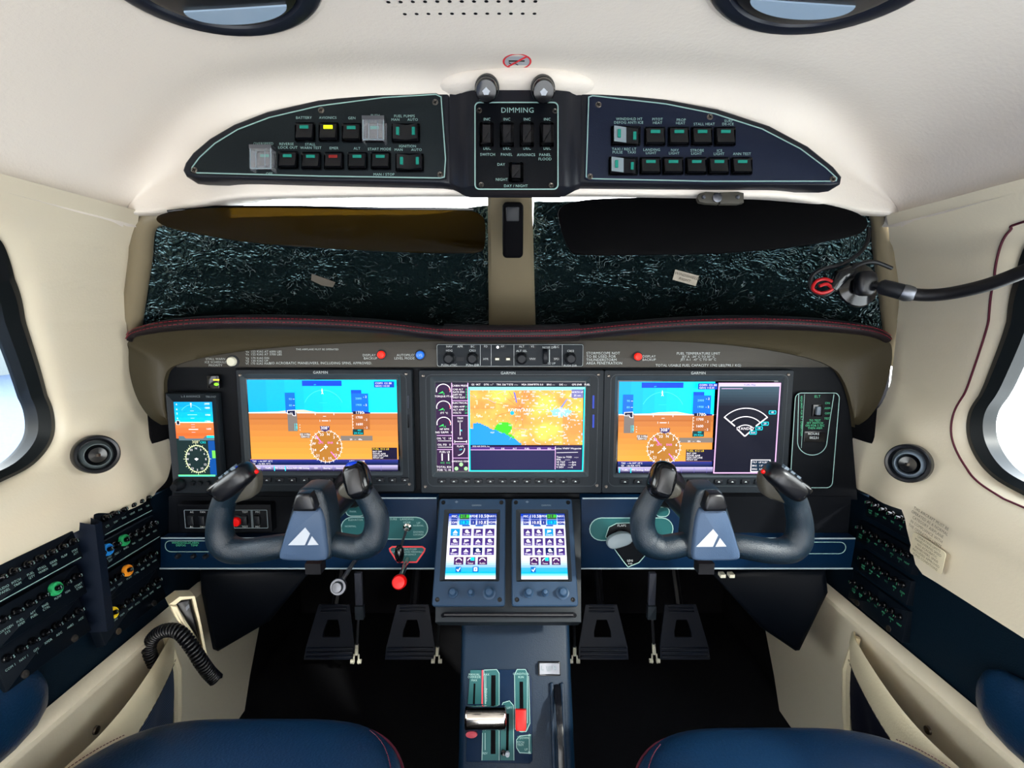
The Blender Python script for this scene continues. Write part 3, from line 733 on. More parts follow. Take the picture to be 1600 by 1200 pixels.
    s.G(L0, 865, Rr, 915, C(40, 50, 140), C(10, 30, 80), 3); s.L([(L0, 862), (cx-150, 862)], C(240, 150, 120), 5); s.L([(cx+150, 860), (Rr, 856)], C(240, 150, 120), 5)
    s.D(cx, cy, 158, C(184, 122, 44), 36); s.A(cx, cy, 158, 0, 360, C(255, 236, 224), 6, 48)
    for k in range(24): a = 2*math.pi*k/24+.1; r0 = 146 if k % 2 else 140; s.L([(cx+r0*math.cos(a), cy+r0*math.sin(a)), (cx+172*math.cos(a), cy+172*math.sin(a))], WHT, 4)
    for k, t in enumerate(('N', '3', '6', 'E', '12', '15', 'S', '21', '24', 'W', '30', '33')):
        a = 2*math.pi*(k+.45)/12-math.pi/2; s.T(t, cx+124*math.cos(a), cy+124*math.sin(a), 28, WHT)
    s.L([(cx-95, cy-110), (cx-45, cy-45)], MAG, 9); s.L([(cx+48, cy+50), (cx+105, cy+120)], MAG, 9)
    s.T('GPS', cx-50, cy-38, 22, MAG); s.T('ENR', cx+48, cy-38, 22, MAG)
    s.L([(cx-18, cy), (cx+18, cy)], WHT, 12); s.L([(cx, cy-22), (cx, cy+22)], WHT, 10); s.L([(cx-60, cy+45), (cx-20, cy+15)], WHT, 8)
    s.P([(cx-50, cy-205), (cx+50, cy-205), (cx+45, cy-165), (cx, cy-150), (cx-45, cy-165)], C(70, 60, 110)); s.T('308°', cx, cy-185, 32, WHT)
    # foot of the picture
    s.T('TAS  ---kt SAT 18°C', 70, 878, 17, WHT, 'LEFT'); s.T('GS   --kt ISA +3°C', 70, 903, 17, WHT, 'LEFT')
    if not small: s.T('UTC  19:48:08', X(1140), 878, 18, WHT); s.T('LCL 13:23:43', X(1140), 903, 18, WHT)
    s.G(L0, 915, Rr, 975, C(200, 190, 240), C(20, 14, 60), 5)
    lb = ('PFD Map', 'Traffic', 'PFD Settings', 'Active NAV', 'OBS Settings', 'CDI', 'Bearing 1', 'Sensors', '', '', '') if not small else ('Traffic', 'PFD Settings', 'Active NAV', 'Bearing', 'Sensors', '', '')
    st_ = 122
    for k in range(12 if not small else 8):
        x = L0+68+k*st_
        if k < len(lb): s.T(lb[k], x, 945, 16, WHT)
        s.L([(L0+5+k*st_, 920), (L0+5+k*st_, 970)], C(120, 110, 190), 3)
    q = L0+5+(2 if not small else 0)*st_; s.L([(q+8, 922), (q+8, 972)], CYN, 8); s.L([(q+st_-4, 922), (q+st_-4, 972)], CYN, 8)
    x = 1300 if not small else 690
    s.R(x, 738, Rr, 855, C(12, 4, 44)); s.T('FUEL 412 LB', x+8, 752, 22, C(255, 220, 30), 'LEFT')
    for k, t in enumerate(('BAT OFF', 'DOOR AJAR', 'GEN OFF LINE', 'PITOT HT')): s.T(t, x+8, 778+k*21, 17, WHT, 'LEFT')
    s.R(x-0, 738, x+4, 855, C(20, 10, 60))
    q = 1355 if not small else 790
    s.R(q-12, 90, min(q+190, Rr), 148, C(0, 60, 190)); s.T('COM1 121.80', q, 108, 20, WHT, 'LEFT'); s.T('NAV2 110.50', q, 134, 18, WHT, 'LEFT')

def gdu(px, screen, label, content, uid, keys, blueslots):
    """a wide flight display: px = outer box, screen = lit glass, in photo measure taken back to the panel plane"""
    x0, y1 = FP.px(px[0], px[1]); x1, y0 = FP.px(px[2], px[3])
    # a level rectangle of the panel
    t = thing('flight_display', FP.w((x0+x1)/2, y0), label, 'flight display')
    sx0, sy1 = FP.px(screen[0], screen[1]); sx1, sy0 = FP.px(screen[2], screen[3])
    mb = MB(); m = .008
    o_ = rr(x0, y0, x1, y1, .004, 6); i_ = rr(sx0-m, sy0-m, sx1+m, sy1+m*1.3, .003, 6)
    mb.frame(FP, o_, inset(o_, .0015), 0, .008, .010); mb.frame(FP, inset(o_, .0015), i_, .002, .010)
    mb.build('bezel', M['bezel'], t)
    mb = MB(); i2 = rr(sx0-.002, sy0-.002, sx1+.002, sy1+.002, .001, 6); mb.frame(FP, i_, i2, .001, .010, .003); mb.build('inner_bezel', M['bezelin'], t)
    F = FP.up(.003); mb = MB(); mb.rect(FP, sx0-.003, sy0-.003, sx1+.003, sy1+.003, .0, .0028); mb.build('screen_glass', M['gloss'], t)
    s = Scr(F, sx0, sy0, sx1, sy1, *content[1]); content[0](s); s.build('screen_image', M['screen'], t)
    FB = FP.up(.010); mb = MB(); c = FB.px((px[0]+px[2])/2+content[2], px[1]+6); mb.txt(FB, 'GARMIN', c[0], c[1], .0062); mb.build('lettering', M['print'], t)
    # notch line round the keys
    mb = MB(); a, b = FB.px(px[0]+14, px[3]-20), FB.px(px[2]-12, px[1]+12)
    mb.line(FB, rr(x0+.012, y0+.013, x1-.010, y1-.008, .01), .0007, z1=.0003, closed=True); mb.build('edge_line', M['bezelin'], t)
    for k in range(12):
        c = FB.px(lerp(keys[0], keys[1], k/11), keys[2]); mb = MB(); mb.rect(FB, c[0]-.0068, c[1]-.0035, c[0]+.0068, c[1]+.0035, 0, .0028, .001, .0006)
        o = mb.build('soft_key', M['knob'], t); mb = MB(); F2 = FB.up(.0028); mb.flat(F2, [(c[0]-.0022, c[1]-.0009), (c[0]+.0022, c[1]-.0009), (c[0], c[1]+.0013)], .0002); mb.build('arrow_mark', M['print'], o)
    for a, b in ((x0+.008, y1-.010), (x1-.010, y1-.008), (x0+.008, y0+.012), (x1-.009, y0+.014)):
        mb = MB(); mb.lathe(FB, a, b, [(.0026, 0), (.0026, .0008), (.0018, .0014), (.0008, .001), (0, .001)], 12); mb.build('screw', M['screw'], t)
    for k in range(2):
        c = FB.px(px[2]-12, 628+k*30); mb = MB(); mb.rect(FB, c[0]-.0015, c[1]-.011, c[0]+.0015, c[1]+.011, 0, .001, .0006); mb.build('card_slot', M['blue'] if blueslots else M['gloss'], t)
    return t

def pfd1(s): pfd(s, 0)
def pfd2(s):
    pfd(s, -345, True)
    s.R(965, 80, 1555, 975, C(6, 10, 28)); s.G(975, 95, 1550, 330, C(58, 88, 104), C(8, 12, 30), 9)
    s.R(975, 90, 1555, 120, C(214, 206, 245)); s.T('Traffic Map', 1265, 104, 17, C(30, 20, 80)); s.L([(1000, 140), (1200, 140)], C(240, 200, 250), 5)
    s.L([(975, 90), (1555, 90), (1555, 970), (965, 970)], C(250, 190, 255, 1.1), 11, True)
    cx, cy = 1245, 610; ap_ = (cx, 605)
    for r, a in ((255, 47), (180, 47), (105, 38)): s.A(cx, cy, r*1.1, 90-a, 90+a, WHT, 8, 24)
    for q in (-1, 1): s.L([(cx+q*.25*280, 605-.25*260), (cx, 605)], WHT, 12); s.L([(cx+q*100, 505), (cx+q*208, 415)], WHT, 12)
    s.T('STANDBY', cx, 530, 28, WHT)
    for x, y, t in ((1495, 370, '40'), (1430, 480, '20'), (1375, 525, '10'), (1320, 568, '5nm')):
        s.P([(x-30, y-16), (x+30, y-16), (x+34, y), (x+30, y+16), (x-30, y+16), (x-34, y)], C(0, 90, 120)); s.L([(x-30, y-16), (x+30, y-16), (x+34, y), (x+30, y+16), (x-30, y+16), (x-34, y)], CYN, 5, True); s.T(t, x, y, 18, WHT)
    s.R(1318, 838, 1500, 955, C(8, 40, 60)); s.L([(1318, 838), (1500, 838), (1500, 955), (1318, 955)], WHT, 7, True)
    for k, t in enumerate(('TILT  UP 0.25°', 'BRG   1.5°', 'RNG   6.5')): s.T(t, 1328, 862+k*34, 17, WHT, 'LEFT')
def mfd(s):
    s.R(10, 40, 1565, 985, C(8, 4, 30)); s.R(10, 60, 350, 985, C(44, 6, 58))
    # map picture, coarse coloured relief
    nx, ny = 96, 52; random.seed(3)
    for j in range(ny):
        for i in range(nx):
            x, y = i/nx, j/ny; v = noise.fractal(V((x*4.2, y*3, .7)), 1, 2, 5); f = noise.noise(V((x*40, y*26, 2)))
            base = (255, 214, 90); o = (250, 150, 70)
            k = max(0, min(1, .42+v*.9+(.35 if x > .82 and y > .4 else 0)+(.3 if x < .22 and y < .35 else 0))); c = [lerp(base[q], o[q], k) for q in range(3)]
            if f > .36 and x > .45: c = [lerp(c[q], (255, 225, 250)[q], .75) for q in range(3)]
            elif f > .46: c = [lerp(c[q], (255, 235, 200)[q], .7) for q in range(3)]
            if math.hypot(x-.80, (y-.42)*1.1)+.05*f < .085: c = (150, 225, 240) if f < .1 else (235, 220, 255)
            if math.hypot(x-.295, (y-.68)*.72)+.06*v < .075: c = (60, 215, 20)
            if math.hypot(x-.33, (y-.86)*.9) < .06: c = (70, 210, 30)
            if y > .60+max(0, x-.08)*.95+.05*v+(.08 if x < .03 else 0) and x < .45: c = (0, 150, 240)
            if y < .03: c = (150, 250, 250)
            X0, Y0 = 360+i*1190/nx, 100+j*605/ny; s.col = C(*c, 1.05)
            a, b = s.q(X0, Y0+605/ny), s.q(X0+1190/nx, Y0); F = s.F; s.add([F.w(a[0], a[1], .0002), F.w(b[0], a[1], .0002), F.w(b[0], b[1], .0002), F.w(a[0], b[1], .0002)], [(0, 1, 2, 3)])
    s.z = .0003
    for a in (150, 128, 112, 100, 82, 70, 160, 200, 255, 275): t = math.radians(a); s.L([(900, 320), (900+340*math.cos(t)*(1 if a < 180 else .8), 320-200*math.sin(t))], C(150, 90, 60), 2.5)
    for i in range(26):
        x, y = random.uniform(380, 1480), random.uniform(130, 690); s.L([(x, y), (x+random.uniform(-90, 90), y+random.uniform(-50, 50)), (x+random.uniform(-120, 120), y+random.uniform(-60, 60))], random.choice([C(190, 120, 90), WHT, C(190, 170, 250), C(255, 240, 160)]), 3)
    for i in range(30): s.T(random.choice(('KSJT', 'KABI', 'E38', 'T70', 'KMAF')), random.uniform(420, 1480), random.uniform(140, 680), 15, WHT)
    s.T('KDFW AREA', 900, 330, 34, WHT); s.P([(820, 130), (840, 150), (860, 250), (850, 250)], C(90, 110, 240)); s.P([(1370, 215), (1390, 205), (1330, 300), (1310, 300)], C(120, 150, 250))
    s.D(808, 358, 22, C(0, 190, 220)); s.R(1425, 110, 1545, 200, C(120, 120, 180)); s.T('NORTH UP', 1485, 140, 17, WHT); s.T('25 nm', 1485, 175, 20, WHT)
    s.R(370, 715, 1262, 750, C(70, 20, 120)); s.R(372, 755, 1255, 962, C(10, 4, 70)); s.R(1262, 705, 1540, 962, C(24, 6, 70))
    s.L([(370, 750), (1262, 750)], C(240, 190, 255), 7); s.L([(1262, 712), (1262, 962)], C(240, 190, 255), 7)
    for x, t in ((600, 'DTK'), (710, 'DIS'), (835, 'ALT'), (965, 'FUEL'), (1090, 'ETE'), (1200, 'ESA')): s.T(t, x, 737, 17, WHT)
    s.T('Active VNAV Waypoint', 1395, 735, 20, WHT); s.L([(1275, 780), (1500, 775)], WHT, 4)
    for k, t in enumerate(('Time to TOD   --:--', 'FPA     ------', 'VS TGT    ----fpm', 'VS REQ    ----fpm', 'V DEV     ----ft')): s.T(t, 1275, 828+k*27, 20, WHT, 'LEFT')
    s.T('2020 AIR DATA, Inc', 390, 712, 15, WHT, 'LEFT')
    s.L([(362, 92), (1560, 92), (1552, 975), (362, 975)], C(0, 240, 250, 1.1), 13, True); s.R(362, 84, 1560, 106, C(150, 255, 250))
    for k, t in enumerate(('GS  0KT', 'DTK ---°', 'TRK 326°T', 'ETE --:--', 'MSA 3500FT', 'XTK 0.0', 'BRG ---', 'DIS --.-', 'GPS ENR', 'FUEL 126')): s.T(t, 385+k*130, 60, 19, WHT, 'LEFT')
    for x in (182, 350): s.L([(x, 40), (x, 980)], C(245, 200, 255), 8)
    for k, (cy, t) in enumerate(((120, 'TORQUE FT-LB'), (295, 'ITT °C'), (465, 'NP RPM'))):
        s.A(95, cy, 72, -15, 195, WHT, 8, 20, 66); s.P([(40, cy+35), (90, cy+5), (95, cy+25)], C(60, 230, 110)); s.L([(155, cy-25), (165, cy+10)], C(220, 30, 70), 8); s.T(t, 100, cy+62, 20, WHT); s.T('%d' % (k*7), 100, cy+35, 24, C(60, 230, 110))
    s.T('NG %RPM   0', 95, 560, 22, WHT)
    for y in (592, 742): s.L([(20, y), (180, y)], C(245, 190, 255), 6)
    for y, t in ((625, 'OIL °C   18'), (692, 'OIL PSI   0')): s.T(t, 95, y, 22, WHT); s.L([(30, y+25), (180, y+25)], WHT, 4)
    s.T('FUEL LB', 100, 768, 22, WHT); s.L([(72, 785), (72, 860)], WHT, 12); s.L([(140, 785), (140, 860)], WHT, 12); s.T('412  412', 105, 885, 20, C(60, 230, 110)); s.T('TOTAL 824', 90, 930, 22, WHT); s.T('FOB °C 18', 90, 962, 22, WHT)
    for y in (225, 382, 682, 832): s.L([(185, y), (350, y)], C(245, 190, 255), 6)
    s.T('CABIN PRESS', 267, 70, 20, WHT)
    for k, t in enumerate(('CAB ALT', 'RATE FPM', 'DIFF PSI', 'DEST ELEV')): s.T(t, 195, 108+k*28, 19, WHT, 'LEFT'); s.T('0', 335, 108+k*28, 22, C(0, 220, 120))
    s.T('ELECTRICAL', 267, 248, 20, WHT)
    for k, t in enumerate(('GEN AMP', 'ALT AMP', 'VOLTS')): s.T(t, 195, 288+k*32, 20, WHT, 'LEFT'); s.T('24', 330, 288+k*32, 20, C(0, 220, 120))
    s.T('TRIM', 267, 408, 20, WHT); s.T('ELEV', 267, 440, 18, WHT); s.L([(265, 455), (265, 590)], WHT, 6); s.T('RUD', 265, 620, 18, WHT); s.L([(205, 655), (335, 655)], WHT, 6); s.L([(208, 640), (208, 668)], WHT, 6); s.L([(332, 640), (332, 668)], WHT, 6); s.P([(265, 535), (285, 525), (285, 548)], C(60, 235, 235))
    s.T('FLAPS', 267, 705, 20, WHT); s.A(235, 725, 75, -85, 0, WHT, 7, 14); s.T('UP', 270, 740, 18, CYN)
    s.T('LANDING GEAR', 267, 865, 18, WHT)
    for x, y in ((272, 898), (222, 942), (322, 942)): s.D(x, y, 20, C(170, 255, 160, 1.1))
EX = (40, 80, 1515, 895)
d1 = gdu((372, 576, 650, 766), (387, 593, 624, 733), 'wide flight display showing blue sky over orange ground on its full width', (pfd1, EX, -10), 1, (418, 653-20, 749.5), False)
d2 = gdu((655, 577, 939, 768), (681, 597, 911, 735.5), 'middle flight display with an orange and blue moving map and engine gauges', (mfd, (10, 40, 1555, 950), -3), 2, (690.5, 899, 751.5), True)
d3 = gdu((942, 577, 1224, 768), (967, 596, 1204, 736), 'flight display split between sky and ground picture and a dark fan-shaped radar page', (pfd2, (40, 80, 1515, 895), 8), 3, (976, 1206, 752), False)

# ---------------------------------------------------------------- standby display
sd_ = thing('standby_display', FP.w(*FP.px(312, 768)), 'small upright standby display with blue sky and a white compass rose on black', 'flight display')
x0, y1 = FP.px(265, 612); x1, y0 = FP.px(356, 768)
mb = MB(); o_ = rr(x0, y0, x1, y1, .003); sa, sb = FP.px(275.5, 627), FP.px(345, 742); i_ = rr(sa[0], sb[1], sb[0]-.002, sa[1], .0006)
mb.frame(FP, o_, inset(o_, .002), 0, .010, .013); mb.frame(FP, inset(o_, .002), i_, .002, .013, .007); mb.build('bezel', M['bezel'], sd_)
mb = MB(); mb.rect(FP, sa[0]-.001, sb[1]-.001, sb[0], sa[1]+.001, 0, .0068); mb.build('screen_glass', M['gloss'], sd_)
s = Scr(FP.up(.007), sa[0], sb[1], sb[0]-.002, sa[1], 100, 240, 460, 770)
s.G(100, 240, 560, 450, C(0, 170, 235), C(0, 205, 250), 4); s.G(100, 450, 560, 615, C(250, 130, 70), C(240, 110, 50), 3); s.R(100, 445, 560, 455, C(255, 225, 200)); s.R(100, 615, 560, 1010, C(22, 44, 44))
s.R(130, 590, 560, 635, C(96, 120, 130)); s.P([(190, 590), (450, 590), (425, 615), (215, 615)], C(240, 120, 60)); s.R(480, 640, 560, 1000, C(10, 80, 160)); s.R(520, 740, 560, 820, C(120, 230, 90)); s.R(470, 585, 560, 608, CYN)
s.P([(300, 250), (318, 250), (309, 300)], WHT); s.A(310, 420, 150, 40, 140, C(120, 240, 255), 4)
for y in (370, 520): s.L([(260, y), (375, y)], WHT if y > 400 else C(150, 240, 255), 8)
for y in (330, 405, 470, 495, 550): s.L([(295, y), (340, y)], C(220, 220, 255), 4)
for y, t in ((265, '4'), (315, '6'), (358, '5'), (408, '4')): s.T(t, 138, y, 24, WHT)
for y, t in ((258, '2000'), (300, '1800'), (372, '1700'), (515, '1600')): s.T(t, 505, y, 22, WHT)
s.R(125, 430, 160, 470, C(10, 20, 40)); s.L([(125, 430), (160, 430), (160, 470), (125, 470)], WHT, 4, True); s.T('1780', 500, 440, 26, WHT)
s.T('308°', 340, 650, 36, C(240, 240, 190)); s.T('CRS', 425, 655, 28, CYN)
cx, cy = 345, 825; s.A(cx, cy, 140, 0, 360, C(235, 245, 190), 10, 48)
for k in range(36): a = 2*math.pi*k/36; s.L([(cx+(130 if k % 3 else 145)*math.cos(a), cy+(130 if k % 3 else 145)*math.sin(a)), (cx+(152 if k % 3 else 165)*math.cos(a), cy+(152 if k % 3 else 165)*math.sin(a))], C(235, 245, 190), 6)
for k, t in enumerate(('N', '3', '6', 'E', '12', '15', 'S', '21', '24', 'W', '30', '33')): a = 2*math.pi*k/12-math.pi/2; s.T(t, cx+112*math.cos(a), cy+112*math.sin(a), 26, WHT)
s.P([(cx-26, cy-4), (cx, cy-16), (cx+26, cy-4), (cx, cy+14)], WHT); s.G(110, 985, 560, 1005, C(120, 230, 150), C(80, 210, 200), 2)
s.build('screen_image', M['screen'], sd_)
FB = FP.up(.013); mb = MB(); T(mb, FB, 'L-3 AVIONICS', 298, 619.5, 4); T(mb, FB, 'TRILOGY', 330, 620, 3.4); mb.build('lettering', M['grey'], sd_)
c = FB.px(282, 757); mb = MB(); mb.lathe(FB, c[0], c[1], [(.0095, 0), (.0095, .008), (.008, .010), (.006, .018), (0, .018)], 20); mb.build('knob', M['knob'], sd_)
for x in (301, 313, 326): c = FB.px(x, 755); mb = MB(); mb.lathe(FB, c[0], c[1], [(.004, 0), (.0035, .004), (0, .004)], 14); mb.build('knob', M['knob'], sd_)
mb = MB(); F2 = FP.up(.0); c = F2.px(337, 596); mb.rect(F2, c[0]-.010, c[1]-.011, c[0]+.010, c[1]+.011, 0, .008, .002, .001); o = tag(mb.build('annunciator', M['gloss']), 'small annunciator with amber and green lights above the compass rose display', 'annunciator')
mb = MB(); F2 = FP.up(.008); c = F2.px(338, 593.5); mb.rect(F2, c[0]-.005, c[1]-.0012, c[0]+.005, c[1]+.0012, 0, .0006); mb.build('amber_light', mat('lit_amber', (255, 190, 60), .3, emit=1.2), o)
mb = MB(); c = F2.px(338, 600.5); mb.lathe(F2, c[0], c[1], [(.004, 0), (.003, .001), (0, .0012)], 14, sy=.6); mb.build('green_light', M['ledgreen'], o)

# ---------------------------------------------------------------- emergency locator switch panel
el = thing('locator_switch_unit', FP.w(*FP.px(1268, 763)), 'black emergency locator switch panel with silver outline at the far end of the panel', 'switch panel')
mb = MB(); q = FP.pts([(1231, 763), (1243, 612), (1300, 612), (1313, 620), (1302, 763)])
q = [FP.px(*p) for p in ((1232, 757), (1238, 764), (1295, 764), (1302, 755), (1313, 625), (1306, 613), (1250, 612), (1242, 620))]
mb.poly(FP, q, 0, .004, .0008); mb.build('faceplate', M['black'], el)
F2 = FP.up(.004); mb = MB()
def warp(P4, r, rb=None):
    # a rounded outline laid into a slanted four-sided field
    W_ = [F2.px(*p) for p in P4]; o = []
    for x, y in rr(0, 0, 70, 150, r, 6):
        u, v = x/70, y/150; o.append(tuple(lerp(lerp(W_[3][k], W_[2][k], u), lerp(W_[0][k], W_[1][k], u), v) for k in (0, 1)))
    return o
mb.line(F2, warp(((1243, 614), (1312, 614), (1300, 762), (1234, 762)), 9), .0012, closed=True)
mb.build('outline', M['edge'], el); mb = MB()
q2 = [F2.px(*p) for p in ((1248, 616), (1247, 650), (1246, 690))]+[F2.px(1269+23*math.cos(math.radians(a_)), 690+21*math.sin(math.radians(a_))) for a_ in range(170, 9, -10)]+[F2.px(*p) for p in ((1296, 660), (1303, 616))]
mb.line(F2, q2, .0011); mb.line(F2, [F2.px(1257, 616), F2.px(1252, 700)], .0006); mb.build('outline', M['edge'], el)
mb = MB(); T(mb, F2, 'ELT', 1277, 619.5, 5)
for i, t in enumerate(('ON', 'ARM', 'OFF', 'TEST')): T(mb, F2, t, 1292.5, 630+i*8, 4)
for i, t in enumerate(('TO TEST', 'SET SWITCH', 'ON FOR 5 SEC', 'THEN ARM')): T(mb, F2, t, 1273, 657+i*4, 3.8)
T(mb, F2, 'REQUIRED FOR ELT OPERATION', 1252, 650, 3.6, rot=-1.5); mb.build('lettering', M['greent'], el)
mb = MB(); c = F2.px(1276, 641); mb.rect(F2, c[0]-.008, c[1]-.010, c[0]+.008, c[1]+.010, 0, .003, .001, .0005); o = mb.build('switch_frame', M['gloss'], el)
mb = MB(); mb.rect(F2, c[0]-.0035, c[1]-.007, c[0]+.0035, c[1]+.007, .003, .007, .0008, .001); mb.build('rocker', M['knobl'], o)
mb = MB(); c = F2.px(1272, 682); mb.rect(F2, c[0]-.018, c[1]-.009, c[0]+.018, c[1]+.009, 0, .002, .001, .0005); o = mb.build('hour_meter', M['gloss'], el)
mb = MB(); T(mb, F2.up(.002), 'HOURS', 1271, 678, 4.4); T(mb, F2.up(.002), '00231', 1272, 684, 5); mb.build('lettering', M['print'], o)

# ---------------------------------------------------------------- lower switch panels
FL = Fr(V((0, .83, 0)))
def lowpanel(side):
    L = side < 0
    lab = 'lower navy switch panel with landing gear lever and red pull knob' if L else 'lower navy panel with teal flap placard beside the paddle handle'
    t = thing('lower_dashboard', FL.w(*FL.px(470 if L else 1120, 889)), lab, 'lower panel')
    if L: q = [(250, 889), (250, 841), (452, 841), (478, 830), (482, 778), (683, 778), (683, 889)]
    else: q = [(908, 889), (908, 777), (1110, 777), (1116, 830), (1140, 841), (1338, 841), (1330, 889)]
    q = [FL.px(*p) for p in q]
    mb = MB(); mb.poly(FL, q, -.05, 0, .002); mb.build('faceplate', M['plate'], t)
    mb = MB(); r = [FL.px(*p) for p in ([(250, 783), (250, 845), (470, 845), (490, 783)] if L else [(1105, 783), (1120, 845), (1338, 845), (1344, 783)])]
    mb.poly(FL, r, -.05, -.022, 0); mb.build('recess_back', M['black'], t)
    mb = MB()
    for seg in ([[(250, 888), (683, 888)], [(252, 840.5), (430, 840.5)], [(510, 778), (682, 778)]] if L else [[(908, 888), (1332, 888)], [(1180, 841), (1336, 841)], [(910, 778.5), (1108, 778)]]):
        a, b = [FL.px(*p) for p in seg]; mb.line(FL, [a, b], .0022, 0, .0012)
    mb.build('edge_strip', M['line'], t)
    mb = MB()
    ln = MB()
    if L:
        a, b = FL.px(259, 862), FL.px(420, 845); ln.line(FL, rr(a[0], a[1], b[0], b[1], .009), .0009, closed=True)
        gl = MB(); T(gl, FL, 'WINDSHIELD', 283, 848, 4); T(gl, FL, 'DEFOG', 283, 852, 4); T(gl, FL, 'CABIN', 304, 848, 4); T(gl, FL, 'TEMP', 304, 852, 4); gl.build('lettering', M['greent'], t)
        tp = MB()
        for (x0, y0, x1, y1) in ((541, 806, 570, 791), (534, 842, 668, 808)):
            a, b = FL.px(x0, y0), FL.px(x1, y1); tp = MB(); tp.rect(FL, a[0], a[1], b[0], b[1], 0, .0006, .02); tq = tp.build('placard', M['teal'], t)
            tl_ = MB(); tl_.line(FL, rr(a[0], a[1], b[0], b[1], .02), .0012, z1=.0012, closed=True); tl_.build('outline', M['edge'], tq)
        pr = MB(); T(pr, FL, 'ELEVATOR', 556, 812, 4, z=.0012); T(pr, FL, 'PARK', 552, 799, 3.6, z=.0012); T(pr, FL, 'NORMAL', 548, 822, 3.6, z=.0012); T(pr, FL, 'PRESSURE', 610, 811, 4, z=.0012); T(pr, FL, 'LANDING', 636, 811, 4, z=.0012); T(pr, FL, 'GEAR', 636, 816, 4, z=.0012); T(pr, FL, 'UP', 654, 817, 4, z=.0012); T(pr, FL, 'NORMAL', 654, 821, 3.4, z=.0012); T(pr, FL, 'DOWN', 654, 831, 4, z=.0012); T(pr, FL, 'LOCKED', 654, 835, 3.4, z=.0012)
        pr.build('lettering', M['edge'], t)
        tri = [FL.px(*p) for p in ((609, 857), (613, 854), (660, 854), (664, 857), (663, 861), (651, 878), (622, 878), (610, 861))]
        mb = MB(); mb.poly(FL, tri, 0, .0006, 0); mb.build('placard', M['teal'], t)
        mb = MB(); mb.line(FL, tri, .0025, z1=.0012, closed=True); o = mb.build('placard_border', mat('red_print', (190, 60, 66), .5), t)
        pr = MB(); T(pr, FL, 'FUEL SHUTOFF', 636, 858, 3.8, z=.0012); T(pr, FL, 'PULL TO CLOSE FIREWALL', 636, 862, 3.4, z=.0012); T(pr, FL, 'IN EMERGENCY', 636, 866, 3.4, z=.0012); pr.build('lettering', M['edge'], o)
        # knobs along the recess edge
        for x in (280, 304, 323):
            c = FL.px(x, 868); mb = MB(); mb.lathe(FL, c[0], c[1], [(.004, 0), (.004, .006), (.0025, .008), (0, .008)], 12); mb.build('small_knob', M['knob'], t)
    else:
        tp = MB()
        for (x0, y0, x1, y1) in ((921, 844, 1052, 809), (1024, 807, 1046, 792)):
            a, b = FL.px(x0, y0), FL.px(x1, y1); tp = MB(); tp.rect(FL, a[0], a[1], b[0], b[1], 0, .0006, .02); tq = tp.build('placard', M['teal'], t)
            tl_ = MB(); tl_.line(FL, rr(a[0], a[1], b[0], b[1], .02), .0012, z1=.0012, closed=True); tl_.build('outline', M['edge'], tq)
        a, b = FL.px(1180, 865), FL.px(1322, 847); ln.line(FL, rr(a[0], a[1], b[0], b[1], .02), .0011, closed=True)
        fl = [FL.px(*p) for p in ((946, 838), (951, 823), (963, 817), (990, 816), (1010, 830), (1012, 862), (998, 878), (981, 885), (975, 878))]
        mb = MB(); mb.poly(FL, fl, .0006, .002, .0004); mb.build('flap_plate', M['black'], t); l2 = MB(); l2.line(FL.up(.002), fl, .0012, closed=True); l2.build('flap_outline', M['edge'], t)
        pr = MB(); T(pr, FL, 'FLAPS', 971, 820.5, 4.4, z=.0026); T(pr, FL, 'LDG', 984, 875, 4, z=.0026); T(pr, FL, 'T/O', 984, 880, 3.4, z=.0026); pr.build('lettering', M['print'], t)
    ln.build('outline', M['edge'], t)
    return t
lp = lowpanel(-1); rp_ = lowpanel(1)
# a dark shelf behind the lower edge closes the panel underneath
for s, a, b in ((-1, 250, 683), (1, 908, 1330)):
    x0, z0 = FL.px(a, 889); x1, _ = FL.px(b, 889); mb = MB()
    mb.box(((x0+x1)/2, .90, z0+.012), (abs(x1-x0), .13, .012)); tag(mb.build('panel_shelf', M['black']), 'thin black shelf closing the underside of the lower panel ' + ('with the gear lever' if s < 0 else 'with the flap handle'), 'shelf')
x0, z0 = FL.px(683, 970); x1, z1 = FL.px(908, 778)
mb = MB(); mb.box(((x0+x1)/2, .90, (z0+z1)/2), (x1-x0, .10, z1-z0)); tag(mb.build('centre_stack', M['black']), 'black centre stack behind the two touch controllers', 'console')
# switch block at the outer end
FR_ = Fr(V((0, .845, 0)))
sb_ = thing('switch_block', FR_.w(*FR_.px(350, 828)), 'recessed black switch block with a round red button behind the yoke grip', 'switch block')
a, b = FR_.px(286, 828), FR_.px(427, 785); mb = MB(); mb.poly(FR_, rr(a[0], a[1], b[0], b[1], .002), -.01, .010, .0015); mb.build('housing', M['black'], sb_)
F2 = FR_.up(.010); mb = MB()
for x0, x1 in ((290, 327), (366, 394), (394, 417)): a, b = F2.px(x0, 825), F2.px(x1, 797); mb.line(F2, rr(a[0], a[1], b[0], b[1], .001), .0009, closed=True)
mb.build('outline', M['grey'], sb_)
for x in (300, 317, 383, 403): c = F2.px(x, 812); mb = MB(); mb.rect(F2, c[0]-.005, c[1]-.008, c[0]+.005, c[1]+.008, 0, .005, .001, .001); mb.build('rocker_switch', M['knob'], sb_)
button(371, 814, .008, M['red'], 'push_button', F2, sb_, lab='red round push button')
mb = MB()
for x, t in ((300, 'AC'), (317, 'FAN'), (383, 'TEST'), (403, 'MIC')): T(mb, F2, t, x, 800, 3.6); T(mb, F2, t, x, 823, 3.6)
mb.build('lettering', M['print'], sb_)

